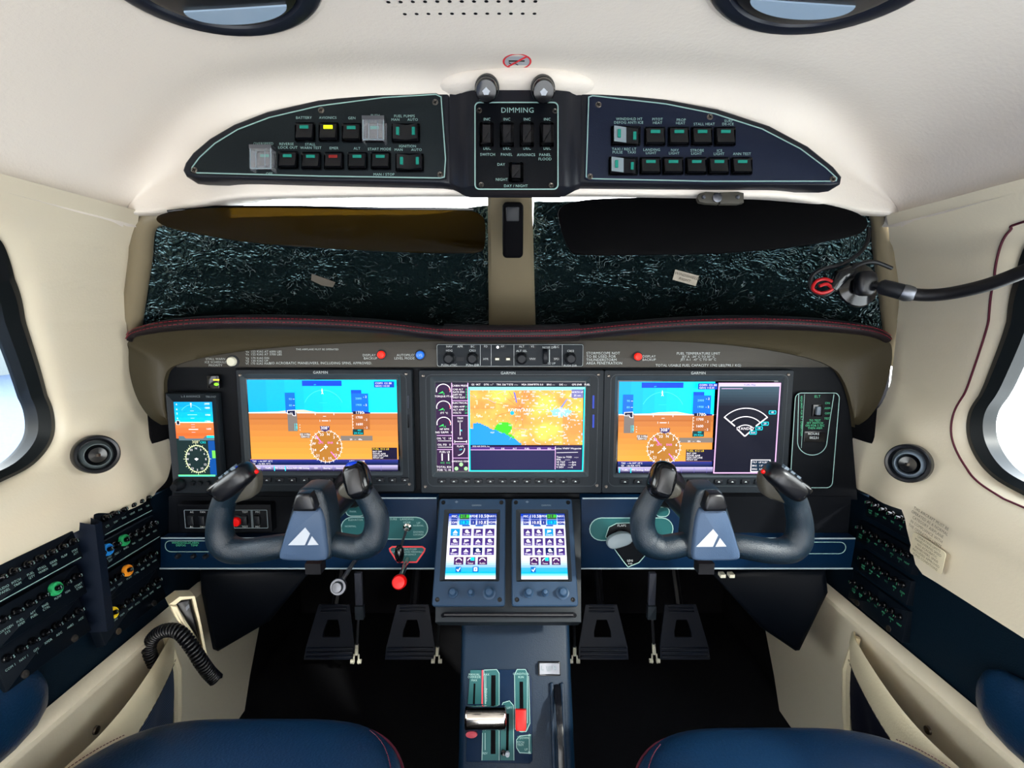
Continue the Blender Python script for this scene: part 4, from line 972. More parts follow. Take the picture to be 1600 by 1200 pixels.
# gear lever
gl = thing('gear_lever', FL.w(*FL.px(636, 858)), 'landing gear lever with black oval knob on the teal placard', 'lever')
c = FL.px(637, 823); mb = MB(); mb.lathe(FL, c[0], c[1], [(.007, .0008), (.007, .004), (.0045, .006), (.0035, .012), (0, .012)], 16); mb.build('shaft_collar', M['chrome'], gl)
p0 = FL.w(c[0], c[1], .006); p1 = FL.w(*FL.px(633, 843), .045); mb = MB(); mb.tube([p0, lerp(p0, p1, .5), p1], .0022, 8); mb.build('shaft', M['steel'], gl)
mb = MB(); mb.ell(p1+V((0, 0, -.004)), .0078, .0085, .015, 18, 12); mb.build('knob', M['gloss'], gl)
# red pull knob
rk = thing('pull_knob', FL.w(*FL.px(634, 900)), 'red round fuel shutoff pull knob under the triangular placard', 'pull knob')
p0 = FL.w(*FL.px(637, 873)); p1 = FL.w(*FL.px(634, 886), .05)
mb = MB(); mb.tube([p0, p1], .0045, 12); mb.build('shaft', M['chrome'], rk)
F3 = Fr(p1, (1, 0, 0), (0, .35, 1)); mb = MB(); mb.lathe(F3, 0, 0, [(.006, -.014), (.0095, -.012), (.0115, -.004), (.0115, .004), (.0095, .007), (0, .008)], 24); mb.build('knob', M['red'], rk)
# silver pull knob
tk = thing('pull_knob', FL.w(*FL.px(543, 908)), 'silver stepped pull knob below the edge between the yoke and red knob', 'pull knob')
p0 = FL.w(*FL.px(556, 874)); p1 = FL.w(*FL.px(543, 894), .05)
mb = MB(); mb.tube([p0, p1], .0035, 12); mb.build('shaft', M['steel'], tk)
F3 = Fr(p1, (1, 0, 0), (0, .35, 1)); mb = MB(); mb.lathe(F3, 0, 0, [(.005, -.016), (.0125, -.010), (.0133, -.004), (.0125, -.001), (.009, -.001), (.0085, .004), (.0075, .0055), (0, .006)], 28); mb.build('knob', M['steel'], tk)
# flap handle
fh = thing('flap_lever', FL.w(*FL.px(963, 846)), 'grey paddle-shaped flap handle on the teal placard', 'handle')
F3 = Fr(FL.w(*FL.px(963, 838), .012), V((1, 0, .22)), V((0, .2, 1)))
mb = MB(); mb.lathe(F3, .006, .002, [(.010, -.012), (.010, 0), (0, 0)], 16); mb.build('pivot', M['knob'], fh)
mb = MB(); mb.poly(F3, smooth2([(-.020, -.004), (-.017, .006), (-.006, .011), (.008, .012), (.020, .008), (.024, -.002), (.016, -.009), (0, -.0115), (-.013, -.011)], 4), 0, .014, .004); mb.build('paddle', M['grey'], fh)
# panel screws
# ================================================================ overhead console
oc = thing('overhead_console', FOH.w(0, -.05, 0), 'black arched overhead console with switch panels, mounted on the header above the windshields', 'console')
P = FOH.pts
LH = [(288, 268), (292, 256), (304, 240), (330, 218), (368, 196), (420, 176), (500, 158), (600, 147), (690, 143), (703, 146), (705, 290), (690, 288), (500, 284), (310, 279), (293, 277)]
RH = [(905, 146), (920, 145), (960, 149), (1040, 157), (1120, 172), (1200, 198), (1260, 230), (1300, 262), (1313, 278), (1311, 289), (1295, 291), (1100, 290), (905, 288)]
mb = MB(); mb.poly(FOH, P(LH), -.02, .004, .003); mb.poly(FOH, P(RH), -.02, .004, .003)
# bridge between the wings, swelling forward to carry the dimming panel
rows = []
for x, h in ((703, .004), (712, .005), (722, .010), (730, .016), (738, .019), (750, .020), (800, .020), (862, .020), (874, .019), (884, .016), (892, .010), (900, .005), (907, .004)):
    k = sm((x-700)/35)*sm((910-x)/35); yt, yb = lerp(144, 154, k), lerp(289, 303, k)
    row = [FOH.w(*FOH.px(x, yt-1), -.01)]+[FOH.w(*FOH.px(x, y), hh) for y, hh in ((yt, h-.003), (yt+2.5, h), (220, h), (yb-2.5, h), (yb, h-.003))]+[FOH.w(*FOH.px(x, yb+1), -.01)]
    rows.append(row)
mb.grid(rows); mb.build('housing', M['housing'], oc, angle=50)
FO = FOH.up(.004)
def screwdisc(F, px, py, parent, r=.0035):
    c = F.px(px, py); mb = MB(); mb.lathe(F, c[0], c[1], [(r, 0), (r, .0008), (r*.8, .0016), (r*.3, .0012), (0, .0008)], 14)
    mb.mi = 1
    for a in (.5, 2.07): d = V((math.cos(a), math.sin(a)))*r*.6; mb.line(F.up(.0014), [(c[0]-d.x, c[1]-d.y), (c[0]+d.x, c[1]+d.y)], r*.25)
    mb.build('screw', [M['screw'], M['gloss']], parent)
def oswitch(F, px, py, parent, wd=30, ht=27, led='ledteal', kind=0, lit=None):
    """a rocker in its frame. kind 0 single, 1 double, 2 double pressed on one half"""
    a, b = F.px(px-wd/2, py+ht/2), F.px(px+wd/2, py-ht/2); mb = MB()
    o_ = rr(a[0], a[1], b[0], b[1], .0012); mb.frame(F, o_, inset(o_, .002), 0, .0035, .0015)
    mb.flat(F, inset(o_, .0015), .0006)
    s = mb.build('rocker_switch', M['gloss'], parent)
    mb = MB(); x0, y0, x1, y1 = a[0]+.0024, a[1]+.0022, b[0]-.0024, b[1]-.0022
    W = lambda x, y, z: F.w(x, y, z)
    if kind == 0:
        mb.grid([[W(x0, y0, .001), W(x0, y0, .0075), W(x0, lerp(y0, y1, .55), .005), W(x0, y1, .0045), W(x0, y1, .001)], [W(x1, y0, .001), W(x1, y0, .0075), W(x1, lerp(y0, y1, .55), .005), W(x1, y1, .0045), W(x1, y1, .001)]], flip=False)
        mb.add([W(x0, y0, .001), W(x0, y0, .0075), W(x0, lerp(y0, y1, .55), .005), W(x0, y1, .0045), W(x0, y1, .001)], [(0, 1, 2, 3, 4)]); mb.add([W(x1, y0, .001), W(x1, y0, .0075), W(x1, lerp(y0, y1, .55), .005), W(x1, y1, .0045), W(x1, y1, .001)], [(4, 3, 2, 1, 0)])
        mb.build('rocker', M['pod'], s)
        mb = MB(); cx = (x0+x1)/2; mb.box(W(cx, lerp(y0, y1, .76), .0052), (abs(x1-x0)*.55, .0012, abs(y1-y0)*.20)); mb.build('indicator', M[led], s)
    else:
        xm = (x0+x1)/2; h = (.0055, .0055) if kind == 1 else (.0015, .0085)
        mb.grid([[W(x, y, z) for y in (y0, y1)] for x, z in ((x0, .001), (x0, h[1] if kind == 2 else .0085), (xm, .0045), (x1, h[0] if kind == 2 else .0085), (x1, .001))])
        mb.grid([[W(x, y, z) for x, z in ((x0, .001), (x0, h[1] if kind == 2 else .0085), (xm, .0045), (x1, h[0] if kind == 2 else .0085), (x1, .001))] for y in (y0,)]+[[W(x, y0, .0005) for x in (x0, x0, xm, x1, x1)]])
        mb.build('rocker', M['pod'] if kind == 1 else M['pod'], s)
        if kind == 2:
            mb = MB(); mb.add([W(x0, y0, .0087), W(xm, y0, .0049), W(xm, y1, .0049), W(x0, y1, .0087)], [(0, 1, 2, 3)]); mb.build('rocker_half', M['grey'], s)['label'] = 'grey pressed half of the rocker'
        for t, z in ((.2, .0082 if kind == 2 else .0076), (.85, .0026 if kind == 2 else .0076)):
            mb = MB(); cx = lerp(x0, x1, t); mb.rect(F, cx-abs(x1-x0)*.06, lerp(y0, y1, .25), cx+abs(x1-x0)*.06, lerp(y0, y1, .75), z-.002, z+.0012, .0002); mb.build('indicator', M[led], s)
    return s
def guard(F, px, py, parent):
    a, b = F.px(px-17, py+18), F.px(px+17, py-20); mb = MB()
    o_ = rr(a[0], a[1], b[0], b[1], .0015, 2)
    mb.poly(F, o_, .0128, .0134, .0003)
    for q in (a[0]+.0008, b[0]-.0008): mb.box(F.w(q, (a[1]+b[1])/2, .007), (.0012, .012, abs(b[1]-a[1])*.98))
    mb.mi = 1
    mb.line(F.up(.0134), inset(o_, .0010), .0011, z1=.0004, closed=True)
    for q in (a[0]+.0075, b[0]-.0075): mb.line(F.up(.0134), [(q, a[1]+.002), (q, b[1]-.006)], .0007)
    g_ = mb.build('switch_guard', [M['guardclear'], M['grey']], parent)
    g_['label'] = 'clear flip-up guard'
    mb = MB(); mb.box(F.w((a[0]+b[0])/2, b[1]-.002, .009), (abs(b[0]-a[0]), .011, .004)); mb.build('hinge', M['steel'], g_)
lo = thing('overhead_switch_plate', FO.w(*FO.px(500, 280)), 'black curved overhead switch panel with a lit yellow avionics switch and two clear guards', 'switch panel', None)
LPl = [(299, 270), (300, 262), (312, 246), (336, 224), (372, 202), (422, 183), (500, 165), (600, 152), (682, 147), (692, 152), (699, 250), (697, 280), (688, 282), (500, 279), (310, 274)]
q = [FO.px(*p) for p in LPl]; mb = MB(); mb.poly(FO, q, 0, .0025, .0008); mb.build('faceplate', M['ohplate'], lo)
F2 = FO.up(.0025); mb = MB(); mb.line(F2, inset(clean(q) if area2(clean(q)) > 0 else clean(q)[::-1], .0018), .0012, closed=True); mb.build('outline', M['edge'], lo)
for p in ((304, 266), (502, 172.5), (680, 160), (688, 273)): screwdisc(F2, *p, lo)
sw = []
for x, y, l in ((478, 208, 'BATTERY'), (515, 208, 'AVIONICS'), (551, 209, 'GEN'), (587, 209, '')): sw.append(oswitch(F2, x, y, lo, 31, 29, 'ledyel' if l == 'AVIONICS' else 'ledteal'))
oswitch(F2, 635, 210, lo, 44, 29, kind=1)
for x, y in ((417, 252), (452, 252), (488, 253), (523, 253), (560, 253), (596, 253)): oswitch(F2, x, y, lo, 31, 27, 'ledred' if x == 523 else 'ledteal')
oswitch(F2, 641, 256, lo, 44, 28, kind=1)
guard(F2, 588, 210, lo); guard(F2, 416, 254, lo)
mb = MB()
for s, x, y in (('BATTERY', 475, 184.5), ('AVIONICS', 512.5, 184.5), ('GEN', 550, 185), ('PUSH', 586.5, 181), ('START', 586.5, 186), ('FUEL PUMPS', 632, 182), ('MAN', 618, 187.5), ('AUTO', 645, 187.5), ('OVERSPEED', 412, 225), ('GOV TEST', 413, 230.5), ('REVERSE', 448, 225.5), ('LOCK OUT', 450, 231), ('STALL', 485, 226), ('WARN TEST', 486, 231.5), ('EMER', 522, 232), ('ALT', 558, 232.5), ('START MODE', 593, 233.5), ('IGNITION', 637, 229), ('MAN', 623, 234.5), ('AUTO', 651, 234.5), ('MAN / STOP', 600, 273), ('OFF', 421, 272)): T(mb, F2, s, x, y, 5.0)
mb.build('lettering', M['edge'], lo)

ro = thing('overhead_switch_plate', FO.w(*FO.px(1100, 285)), 'blue-black curved overhead switch panel with eleven teal-lit switches for lights and heat', 'switch panel', None)
RPl = [(917, 152), (925, 149), (960, 153), (1040, 162), (1115, 177), (1190, 201), (1250, 232), (1290, 262), (1308, 279), (1306, 286), (1297, 287), (1100, 287), (920, 283), (913, 279)]
q = [FO.px(*p) for p in RPl]; mb = MB(); mb.poly(FO, q, 0, .0025, .0008); mb.build('faceplate', M['ohplate_r'], ro)
mb = MB(); mb.line(F2, inset(clean(q) if area2(clean(q)) > 0 else clean(q)[::-1], .0018), .0012, closed=True); mb.build('outline', M['edge'], ro)
for p in ((935, 164), (1109, 183), (922, 276), (1301, 280)): screwdisc(F2, *p, ro)
for x in (1022, 1059, 1095, 1131): oswitch(F2, x, 215, ro, 33, 29)
oswitch(F2, 977, 214, ro, 46, 30, kind=2)
for x in (1015, 1050, 1086, 1121, 1157): oswitch(F2, x, 261, ro, 33, 27)
oswitch(F2, 973, 261, ro, 46, 28, kind=2)
mb = MB()
for s, x, y in (('WINDSHLD HT', 983, 186.5), ('DEFOG ANTI ICE', 982, 192), ('PITOT', 1027, 187), ('HEAT', 1027, 192.5), ('PROP', 1064, 188), ('HEAT', 1063, 193), ('STALL HEAT', 1100, 194.5), ('SURF', 1138, 189.5), ('DE-ICE', 1137, 194.5), ('TAXI / REC LT', 975, 233.5), ('PULSE    TAXI', 975, 238.5), ('LANDING', 1018, 234.5), ('LIGHT', 1017, 239.5), ('NAV', 1054, 235), ('LIGHT', 1053, 240), ('STROBE', 1089, 235.5), ('LIGHT', 1088, 240.5), ('ICE', 1124, 236), ('LIGHT', 1123, 241), ('ANN TEST', 1159, 241)): T(mb, F2, s, x, y, 5.0)
mb.build('lettering', M['edge'], ro)

FD = FOH.up(.020)
do = thing('dimming_control_plate', FD.w(*FD.px(805, 298)), 'small square dimming panel with five black rocker switches between the overhead switch panels', 'switch panel')
a, b = FD.px(741, 298), FD.px(873, 160); mb = MB(); mb.poly(FD, rr(a[0], a[1], b[0], b[1], .005), 0, .0016, .0006); mb.build('faceplate', M['black'], do)
F3 = FD.up(.0016); mb = MB(); mb.line(F3, rr(a[0]+.001, a[1]+.001, b[0]-.001, b[1]-.001, .005), .0013, closed=True); mb.build('outline', M['edge'], do)
for p in ((749, 173), (867, 174), (752, 289), (861, 290)): screwdisc(F3, *p, do, .003)
for x in (760.5, 792, 823, 854): 
    a, b = F3.px(x-11, 231), F3.px(x+11, 194); mb = MB(); o_ = rr(a[0], a[1], b[0], b[1], .001); mb.frame(F3, o_, inset(o_, .0022), 0, .003, .001); s = mb.build('rocker_switch', M['gloss'], do)
    mb = MB(); i_ = inset(o_, .0035); mb.poly(F3, i_, 0, .006, .0022); mb.build('rocker', M['pod'], s)
a, b = F3.px(795, 286), F3.px(818, 256); mb = MB(); o_ = rr(a[0], a[1], b[0], b[1], .001); mb.frame(F3, o_, inset(o_, .0022), 0, .003, .001); s = mb.build('rocker_switch', M['gloss'], do)
mb = MB(); mb.poly(F3, inset(o_, .0035), 0, .006, .0022); mb.build('rocker', M['pod'], s)
mb = MB(); T(mb, F3, 'DIMMING', 808.5, 173, 10)
for x in (761, 792, 823.5, 855): T(mb, F3, 'INC', x, 187, 5.4); T(mb, F3, 'DEC', x, 232.5, 5.2)
for s, x, y in (('SWITCH', 762, 242), ('PANEL', 791.5, 242), ('AVIONICS', 822, 242.5), ('PANEL', 851.5, 242.5), ('FLOOD', 851.5, 249), ('DAY', 783, 257.5), ('NIGHT', 784, 281), ('DAY / NIGHT', 806, 291)): T(mb, F3, s, x, y, 5.2)
mb.build('lettering', M['edge'], do)

# map lights
for i, (x, y) in enumerate(((761, 138), (848, 139))):
    q_ = PD(x, y-1, .562); t = thing('map_light', q_, 'black swivel map light with white arrow, ' + ('nearer the lit yellow switch' if i == 0 else 'farther from the lit yellow switch'), 'map light', 'swivel map lights')
    mb = MB(); ax = V((0, -.85, -.5)).normalized(); F4 = Fr(q_, (1, 0, 0), V((0, -.5, .85)))
    mb.lathe(F4, 0, 0, [(.0125, -.012), (.0135, 0), (.0132, .008), (.0128, .010), (.0120, .0105)], 28); mb.build('barrel', M['guard'] if False else M['knob'], t)
    mb = MB(); mb.lathe(F4, 0, 0, [(.0118, .010), (.0122, .013), (.0122, .020), (.0105, .0235), (.004, .0245), (0, .0245)], 28); cp_ = mb.build('cap', M['gloss'], t)
    mb = MB(); s = .0038; mb.poly(F4, [(-s*.6, -s*.9), (s*.6, -s*.9), (s*.9, -s*.2), (s*1.1, .0), (0, s*1.0), (-s*1.1, 0), (-s*.9, -s*.2)], .0240, .0249, 0); mb.build('arrow_mark', M['white'], cp_)
# no smoking sticker
def onceil(px, py):
    r = ray(px, py); best = None
    for k in range(400):
        p = r*(.35+k*.001); 
        if p.z >= Za(p.x)-(.002 if p.y > .55 else 0): return p
    return p
c = onceil(808, 93); FC = Fr(V((c.x, c.y, Za(c.x)-.0035)), (1, 0, 0), (0, 1, -.06)); FC = Fr(FC.o, (1, 0, 0), (0, 1, -.05))
FC = Fr(FC.o, (1, 0, 0), V((0, 1, -.04)))
# seen from below: y runs forward, so the face points down
class FlipFr(Fr):
    pass
FC.n = V((0, 0, -1))
ns = thing('no_smoking_sticker', FC.o, 'round no-smoking sticker with red ring on the ceiling between the map lights', 'sticker')
circ = lambda r, n=36: [(r*math.cos(2*math.pi*k/n), r*math.sin(2*math.pi*k/n)) for k in range(n)]
mb = MB(); mb.add([FC.w(a, b, 0) for a, b in circ(.0155)], [tuple(range(36))]); mb.build('backing', M['white'], ns)
mb = MB(); mb.grid([[FC.w(a, b, .0003) for a, b in circ(.0155)], [FC.w(a, b, .0003) for a, b in circ(.0135)]], closeu=True); mb.line(FC, [(-.0095, .0095), (.0095, -.0095)], .002, z1=.0006); mb.build('ring', mat('sign_red', (205, 40, 50), .5), ns)
mb = MB(); mb.line(FC, [(-.009, -.001), (.008, -.001)], .0025, z1=.0003); mb.line(FC, [(-.009, .002), (-.006, .006), (-.002, .004), (.001, .007)], .001, z1=.0003); mb.build('cigarette', M['gloss'], ns)
# speaker perforations
sp = thing('speaker_grille', V((-.03, .46, .278)), 'dotted speaker grille of small holes in the ceiling', 'speaker grille')
mb = MB()
for j in range(7):
    for i in range(13):
        px = 602+i*16.2-(0); y = .525-.018*j; X = -.109+.0108*i*1.0-.0
        if j == 0 and not 3 <= i: continue
        if (j == 1 and i < 1): continue
        z = Za(X)-.0004; b = len(mb.v)
        mb.add([V((X+.0019*math.cos(k*math.pi/4), y+.0019*math.sin(k*math.pi/4), z)) for k in range(8)], [tuple(range(8))])
mb.build('hole_pattern', M['screw'] if False else M['rubber'], sp)
# ceiling lights
for i, (cx, cy) in enumerate(((-.236, .437), (.243, .428))):
    z = Za(cx); sl = (Za(abs(cx)+.05)-Za(abs(cx)-.05))/.1*(1 if cx > 0 else -1)
    F3 = Fr(V((cx, cy, z-.001)), V((1, 0, sl)), (0, 1, 0)); F3.n = -F3.n
    t = thing('ceiling_light', F3.o, 'round black ceiling light with half-moon lens, ' + ('nearer the speaker holes' if i == 0 else 'farther from the speaker holes'), 'ceiling light', 'round ceiling lights')
    R = .083 if i == 0 else .088
    mb = MB(); mb.lathe(F3, 0, 0, [(R+.006, -.001), (R+.005, .002), (R+.001, .003), (R, .001)], 48); mb.build('trim_ring', M['ceil'], t)
    mb = MB(); mb.lathe(F3, 0, 0, [(R, .0), (R-.001, .005), (R-.006, .0075), (R-.015, .006), (R-.018, .002), (R-.019, -.001)], 48); mb.build('bezel_ring', M['gloss'] if False else mat('satin_black', (20, 24, 34), .3), t)
    mb = MB(); mb.lathe(F3, 0, 0, [(R-.018, .001), (R-.020, .006), (R-.026, .0075), (.0, .008)], 40); mb.build('bowl', M['pod'], t)
    a0 = math.radians(8 if i == 0 else -8); r = .043
    pts = [(r*math.cos(a0+math.pi*k/24)*1.0, .034+r*.5*math.sin(a0+math.pi*k/24)) for k in range(25)]
    mb = MB(); mb.add([F3.w(a, b, .009) for a, b in pts], [tuple(range(25))]); mb.grid([[F3.w(a, b, .009) for a, b in pts], [F3.w(a, b, .004) for a, b in pts]], closeu=True); mb.build('lens', M['lens'], t)
    mb = MB(); mb.lathe(F3, .0, .012, [(.004, .007), (.003, .010), (0, .0105)], 12); mb.build('screw', M['screw'], t)

# ================================================================ visors
def visor(pts, Y, m, label, s):
    F = Fr(V((0, Y, .1)), V((1, s*.10, 0)), V((0, .30, 1)))
    t = thing('sun_visor', F.w(*F.px(pts[0][0]+100, 395)), label, 'sun visor', None)
    q = smooth2([F.px(*p) for p in pts], 5); mb = MB(); mb.poly(F, q, 0, .003, .001); mb.build('visor_panel', m, t); return t, F
vl, FVL = visor([(246, 344), (262, 334), (330, 326), (450, 325), (560, 328), (660, 328), (730, 330), (752, 338), (758, 352), (757, 385), (748, 394), (720, 396), (620, 394), (500, 388), (400, 380), (310, 366), (262, 355)], .690, M['smoke'], 'gold-brown see-through sun visor in front of the sunlit foil', 1)
vr, FVR = visor([(873, 345), (876, 326), (900, 316), (960, 311), (1100, 309), (1240, 314), (1320, 328), (1352, 345), (1348, 362), (1320, 372), (1240, 386), (1130, 396), (1000, 399), (910, 398), (888, 388)], .690, mat('opaque_visor', (2, 2, 3), .6, spec=.05), 'solid black sun visor hanging from the hinged grey clamp', -1)
mb = MB(); mb.tube([PY(x, y, .682) for x, y in ((262, 330), (330, 323), (450, 323), (600, 326), (740, 327))], .0016, 8); mb.build('rail', M['gloss'], vl)
mb = MB(); mb.tube([PY(x, y, .682) for x, y in ((1158, 310), (1240, 316), (1300, 326), (1335, 338))], .0022, 8); mb.build('rail', M['gloss'], vr)
cl = thing('visor_clamp', PY(1124, 322, .628), 'grey hinged clamp with two rivets above the solid black visor', 'clamp')
F = Fr(PY(1124, 312, .628), (1, 0, 0), (0, .1, 1)); q = [F.px(*p) for p in ((1087, 312), (1090, 305), (1100, 302), (1120, 303), (1120, 321), (1100, 320), (1090, 318))]
mb = MB(); mb.poly(F, q, 0, .006, .001); mb.build('clamp_arm', M['guard'], cl)
q = [F.px(*p) for p in ((1122, 303), (1150, 302), (1159, 304), (1159, 319), (1150, 321), (1122, 321))]; mb = MB(); mb.poly(F, q, 0, .006, .001); mb.build('clamp_plate', M['guard'], cl)
for x, y, r in ((1096, 311, .0022), (1117, 312, .0055), (1149, 311, .0022)): c = F.px(x, y); mb = MB(); mb.lathe(F, c[0], c[1], [(r, .006), (r, .0078), (r*.7, .0085), (0, .0085)], 16); mb.build('rivet', M['steel'], cl)
# sunlit edge above the gold visor
# ================================================================ flexible arm, mount and coiled lead
fa = thing('flexible_arm', PY(1400, 462, .62), 'thick black flexible arm reaching in from the window with a grey end sleeve', 'flexible arm')
pa = catmull([PD(1640, 405, .52), PD(1600, 424, .54), PD(1540, 446, .57), PD(1480, 459, .60), (PD(1440, 461, .615)), PD(1412, 457, .62)], 8)
mb = MB(); mb.tube(pa, .0074, 14); mb.build('arm', M['rubber'], fa)
mb = MB(); mb.tube([PD(1424, 459, .62), PD(1416, 458, .62), PD(1409, 456, .622)], [.0090, .0100, .0096], 18); mb.build('collar', M['steel'], fa)
mb = MB(); mb.tube([PD(1413, 457, .622), PD(1408, 456, .623), PD(1378, 448, .635), PD(1374, 447, .637)], [.0085, .0095, .0092, .0070], 18); mb.build('sleeve', M['knob'], fa)
mb = MB(); mb.tube([PD(1378, 448, .636), PD(1362, 445, .645)], .0045, 10); mb.ell(PD(1352, 443, .65), .013, .010, .016, 16, 10, e=.7); mb.build('clamp_block', M['pod'], fa)
su = thing('suction_mount', PD(1345, 455, .66), 'black suction cup mount on the foil at the end of the flexible arm', 'mount')
F = Fr(PD(1338, 445, .675), V((1, .1, 0)), (0, .2, 1)); mb = MB(); mb.lathe(F, 0, 0, [(.030, 0), (.029, .003), (.020, .008), (.012, .012), (.009, .020), (0, .020)], 28); mb.build('cup', M['gloss'], su)
ld = thing('looped_lead', PD(1295, 460, .66), 'black lead looped back on itself with a red glowing tip beside the suction mount', 'lead')
mb = MB(); L_ = catmull([PD(1358, 356, .67), PD(1355, 378, .665), PD(1340, 398, .66), (PD(1312, 414, .655)), PD(1286, 420, .65), PD(1270, 430, .65), PD(1266, 444, .65), PD(1272, 456, .65), PD(1290, 460, .65), PD(1306, 448, .648), PD(1320, 430, .645), PD(1340, 414, .645), PD(1365, 409, .65), PD(1393, 419, .655)], 7)
mb.tube(L_, .0026, 8); mb.build('cable', M['rubber'], ld)
mb = MB(); mb.tube(catmull([PD(1305, 443, .647), PD(1290, 436, .647), PD(1275, 440, .647), PD(1270, 452, .647), (PD(1284, 458, .647)), PD(1300, 452, .647), PD(1292, 444, .647), PD(1280, 447, .647)], 6), .0021, 8); mb.build('red_loop', mat('red_lead', (140, 8, 14), .35), ld)
mb = MB(); mb.tube([PD(1300, 452, .650), PD(1312, 432, .648), PD(1330, 422, .648)], [.006, .010, .006], 12); mb.build('connector', M['gloss'], ld)

# ================================================================ control yokes
def yoke(mirror):
    m = (lambda x: 1593-x) if mirror else (lambda x: x)
    s = -1 if mirror else 1; Y = .675
    root = PY(m(477), 878, Y)
    t = thing('control_yoke', root, 'dark leather control yoke ' + ('in front of the split radar display' if mirror else 'with a blue thumb button, beside the red pull knob'), 'control yoke', None)
    p = lambda x, y, Y_=Y: PY(m(x), y, Y_)
    W = 800
    def horn(pts, name):
        path = catmull([p(x, y, Y+dy) for x, y, r, dy in pts], 6); rad = []
        rs = [r for *_, r, dy in pts]; n = len(pts)
        for i in range(len(path)):
            k = i/6; a = min(n-2, int(k)); rad.append(lerp(rs[a], rs[a+1], k-a)*.68/800)
        mb = MB(); mb.tube(path, rad, 20, up=(0, -1, 0)); return mb.build(name, M['yoke'], t, angle=60)
    horn([(470, 850, 15, .01), (445, 852, 19, .004), (415, 857, 20, 0), (385, 861, 20, 0), (360, 858, 22, 0), (346, 845, 22, 0), (343, 822, 20, 0), (346, 800, 19, -.002), (351, 782, 18, -.004), (358, 768, 18, -.008), (366, 756, 15, -.012)], 'grip')
    horn([(490, 846, 15, .01), (515, 848, 19, .004), (540, 853, 20, 0), (562, 855, 20, 0), (582, 845, 22, 0), (589, 822, 20, 0), (587, 802, 19, -.002), (578, 784, 18, -.004), (568, 768, 17, -.008), (562, 756, 14, -.012)], 'grip')
    # hub: body and front cover
    F = Fr(PY(m(477), 830, Y-.020)); 
    H = [(434, 868), (441, 877), (475, 878.5), (508, 878), (516, 870), (515, 850), (511, 815), (507, 790), (501, 771), (492, 767), (470, 767), (462, 774), (455, 795), (446, 825), (438, 852)]
    q = smooth2([F.px(m(x), y) for x, y in H], 3)
    mb = MB(); mb.poly(F, inset(q if area2(q) > 0 else q[::-1], -.001), -.045, -.003, .006); mb.build('hub_body', M['yoke'], t, angle=60)
    mb = MB(); 
    HC = [(437, 866), (443, 874), (475, 875.5), (506, 875), (512, 868), (511, 850), (507, 815), (501, 796), (494, 794), (466, 794), (460, 796), (449, 825), (441, 852)]
    q = smooth2([F.px(m(x), y) for x, y in HC], 3); mb.poly(F, q, -.004, .004, .004); hc = mb.build('hub_cover', M['hub'], t, angle=60)
    mb = MB(); qq = q if area2(q) > 0 else q[::-1]; mb.line(F.up(.0035), inset(clean(qq), .0045), .0007, closed=True); mb.build('seam', M['gloss'], hc)
    F2 = F.up(.004); mb = MB(); dx = 1593 if False else 0
    A = [(450.5, 851.5), (477, 824), (484.7, 833.5), (476.5, 851.5)]; B = [(487.5, 837.5), (497.8, 851), (480.5, 851.5)]
    off = (lambda x: x+(1116.5-477)-2.5) if mirror else (lambda x: x)
    oy = 2.5 if mirror else 0
    for T_ in (A, B): mb.poly(F2, [F2.px(off(x), y+oy) for x, y in T_], 0, .0008, 0)
    mb.build('emblem', M['white'], hc)
    # clip on top
    F4 = F.up(.002); q = [F4.px(m(x), y) for x, y in ((462, 796), (460, 789), (465, 772), (470, 768), (488, 768), (492, 775), (497, 790), (495, 796))]
    mb = MB(); mb.poly(F4, q, -.012, .010, .004); mb.build('chart_clip', M['pod'], t, angle=50)
    # shaft to the panel and its boot
    c = PY(m(500), 815, Y+.03); e = PY(m(512), 806, .82); e = V((c.x+s*.006, .845, c.z+.004))
    mb = MB(); mb.tube([c, lerp(c, e, .5), e], .018, 20); mb.build('shaft', M['pod'], t)
    mb = MB(); mb.tube([lerp(c, e, .78), lerp(c, e, .88), e], [.024, .030, .034], 24); mb.build('boot', M['rubber'], t)
    # outer switch pod: saddle with hats and rockers
    Fp = Fr(p(372, 752, Y-.020), V((s*.80, 0, .60)) if not mirror else V((.80, 0, -.60)), V((-s*.60 if not mirror else .60, -.1, .80)))
    ux, uy = Fp.x, Fp.y
    R3 = Matrix((Fp.x, Fp.y, Fp.n)).transposed()
    sg = 1 if not mirror else -1
    c0 = p(366, 752, Y-.014)
    mb = MB(); mb.ell(c0, .031, .015, .021, 22, 14, R3, e=.62); pod = mb.build('switch_pod', M['pod'], t, angle=60)
    mb = MB(); mb.ell(c0+ux*(-sg*.016)+uy*.006+Fp.n*.008, .013, .0085, .010, 16, 10, R3, e=.5); mb.build('trim_hat', M['gloss'], pod)
    for k in range(3):
        mb = MB(); mb.box(c0+ux*(sg*(-.002+.010*k))+uy*.0125+Fp.n*(.008), (.006, .008, .009), R3); mb.build('rocker', M['knobl'] if k != 1 else M['white'] if False else M['knobl'], pod)
    for k in range(3):
        mb = MB(); q0 = c0+ux*(sg*(-.022+.006*k))+uy*(-.001-.004*k)+Fp.n*.017; mb.tube([q0, q0+ux*sg*.016+uy*.004], .0018, 6); mb.build('pod_trim', M['steel'] if k else M['chrome'], pod)
    mb = MB(); mb.ell(c0+ux*(sg*.018)+uy*.010+Fp.n*.008, .006, .005, .005, 12, 8, R3); mb.build('button', M['blue'] if not mirror else M['knobl'], pod)
    mb = MB(); mb.ell(p(401, 737, Y-.02), .0028, .0028, .0028, 12, 8); mb.build('button', M['red'], pod)['label'] = 'small red disconnect button'
    # taupe hand rests
    G = [(362, 786), (380, 782), (396, 776), (403, 764), (404, 748), (399, 738), (386, 748), (372, 764)]
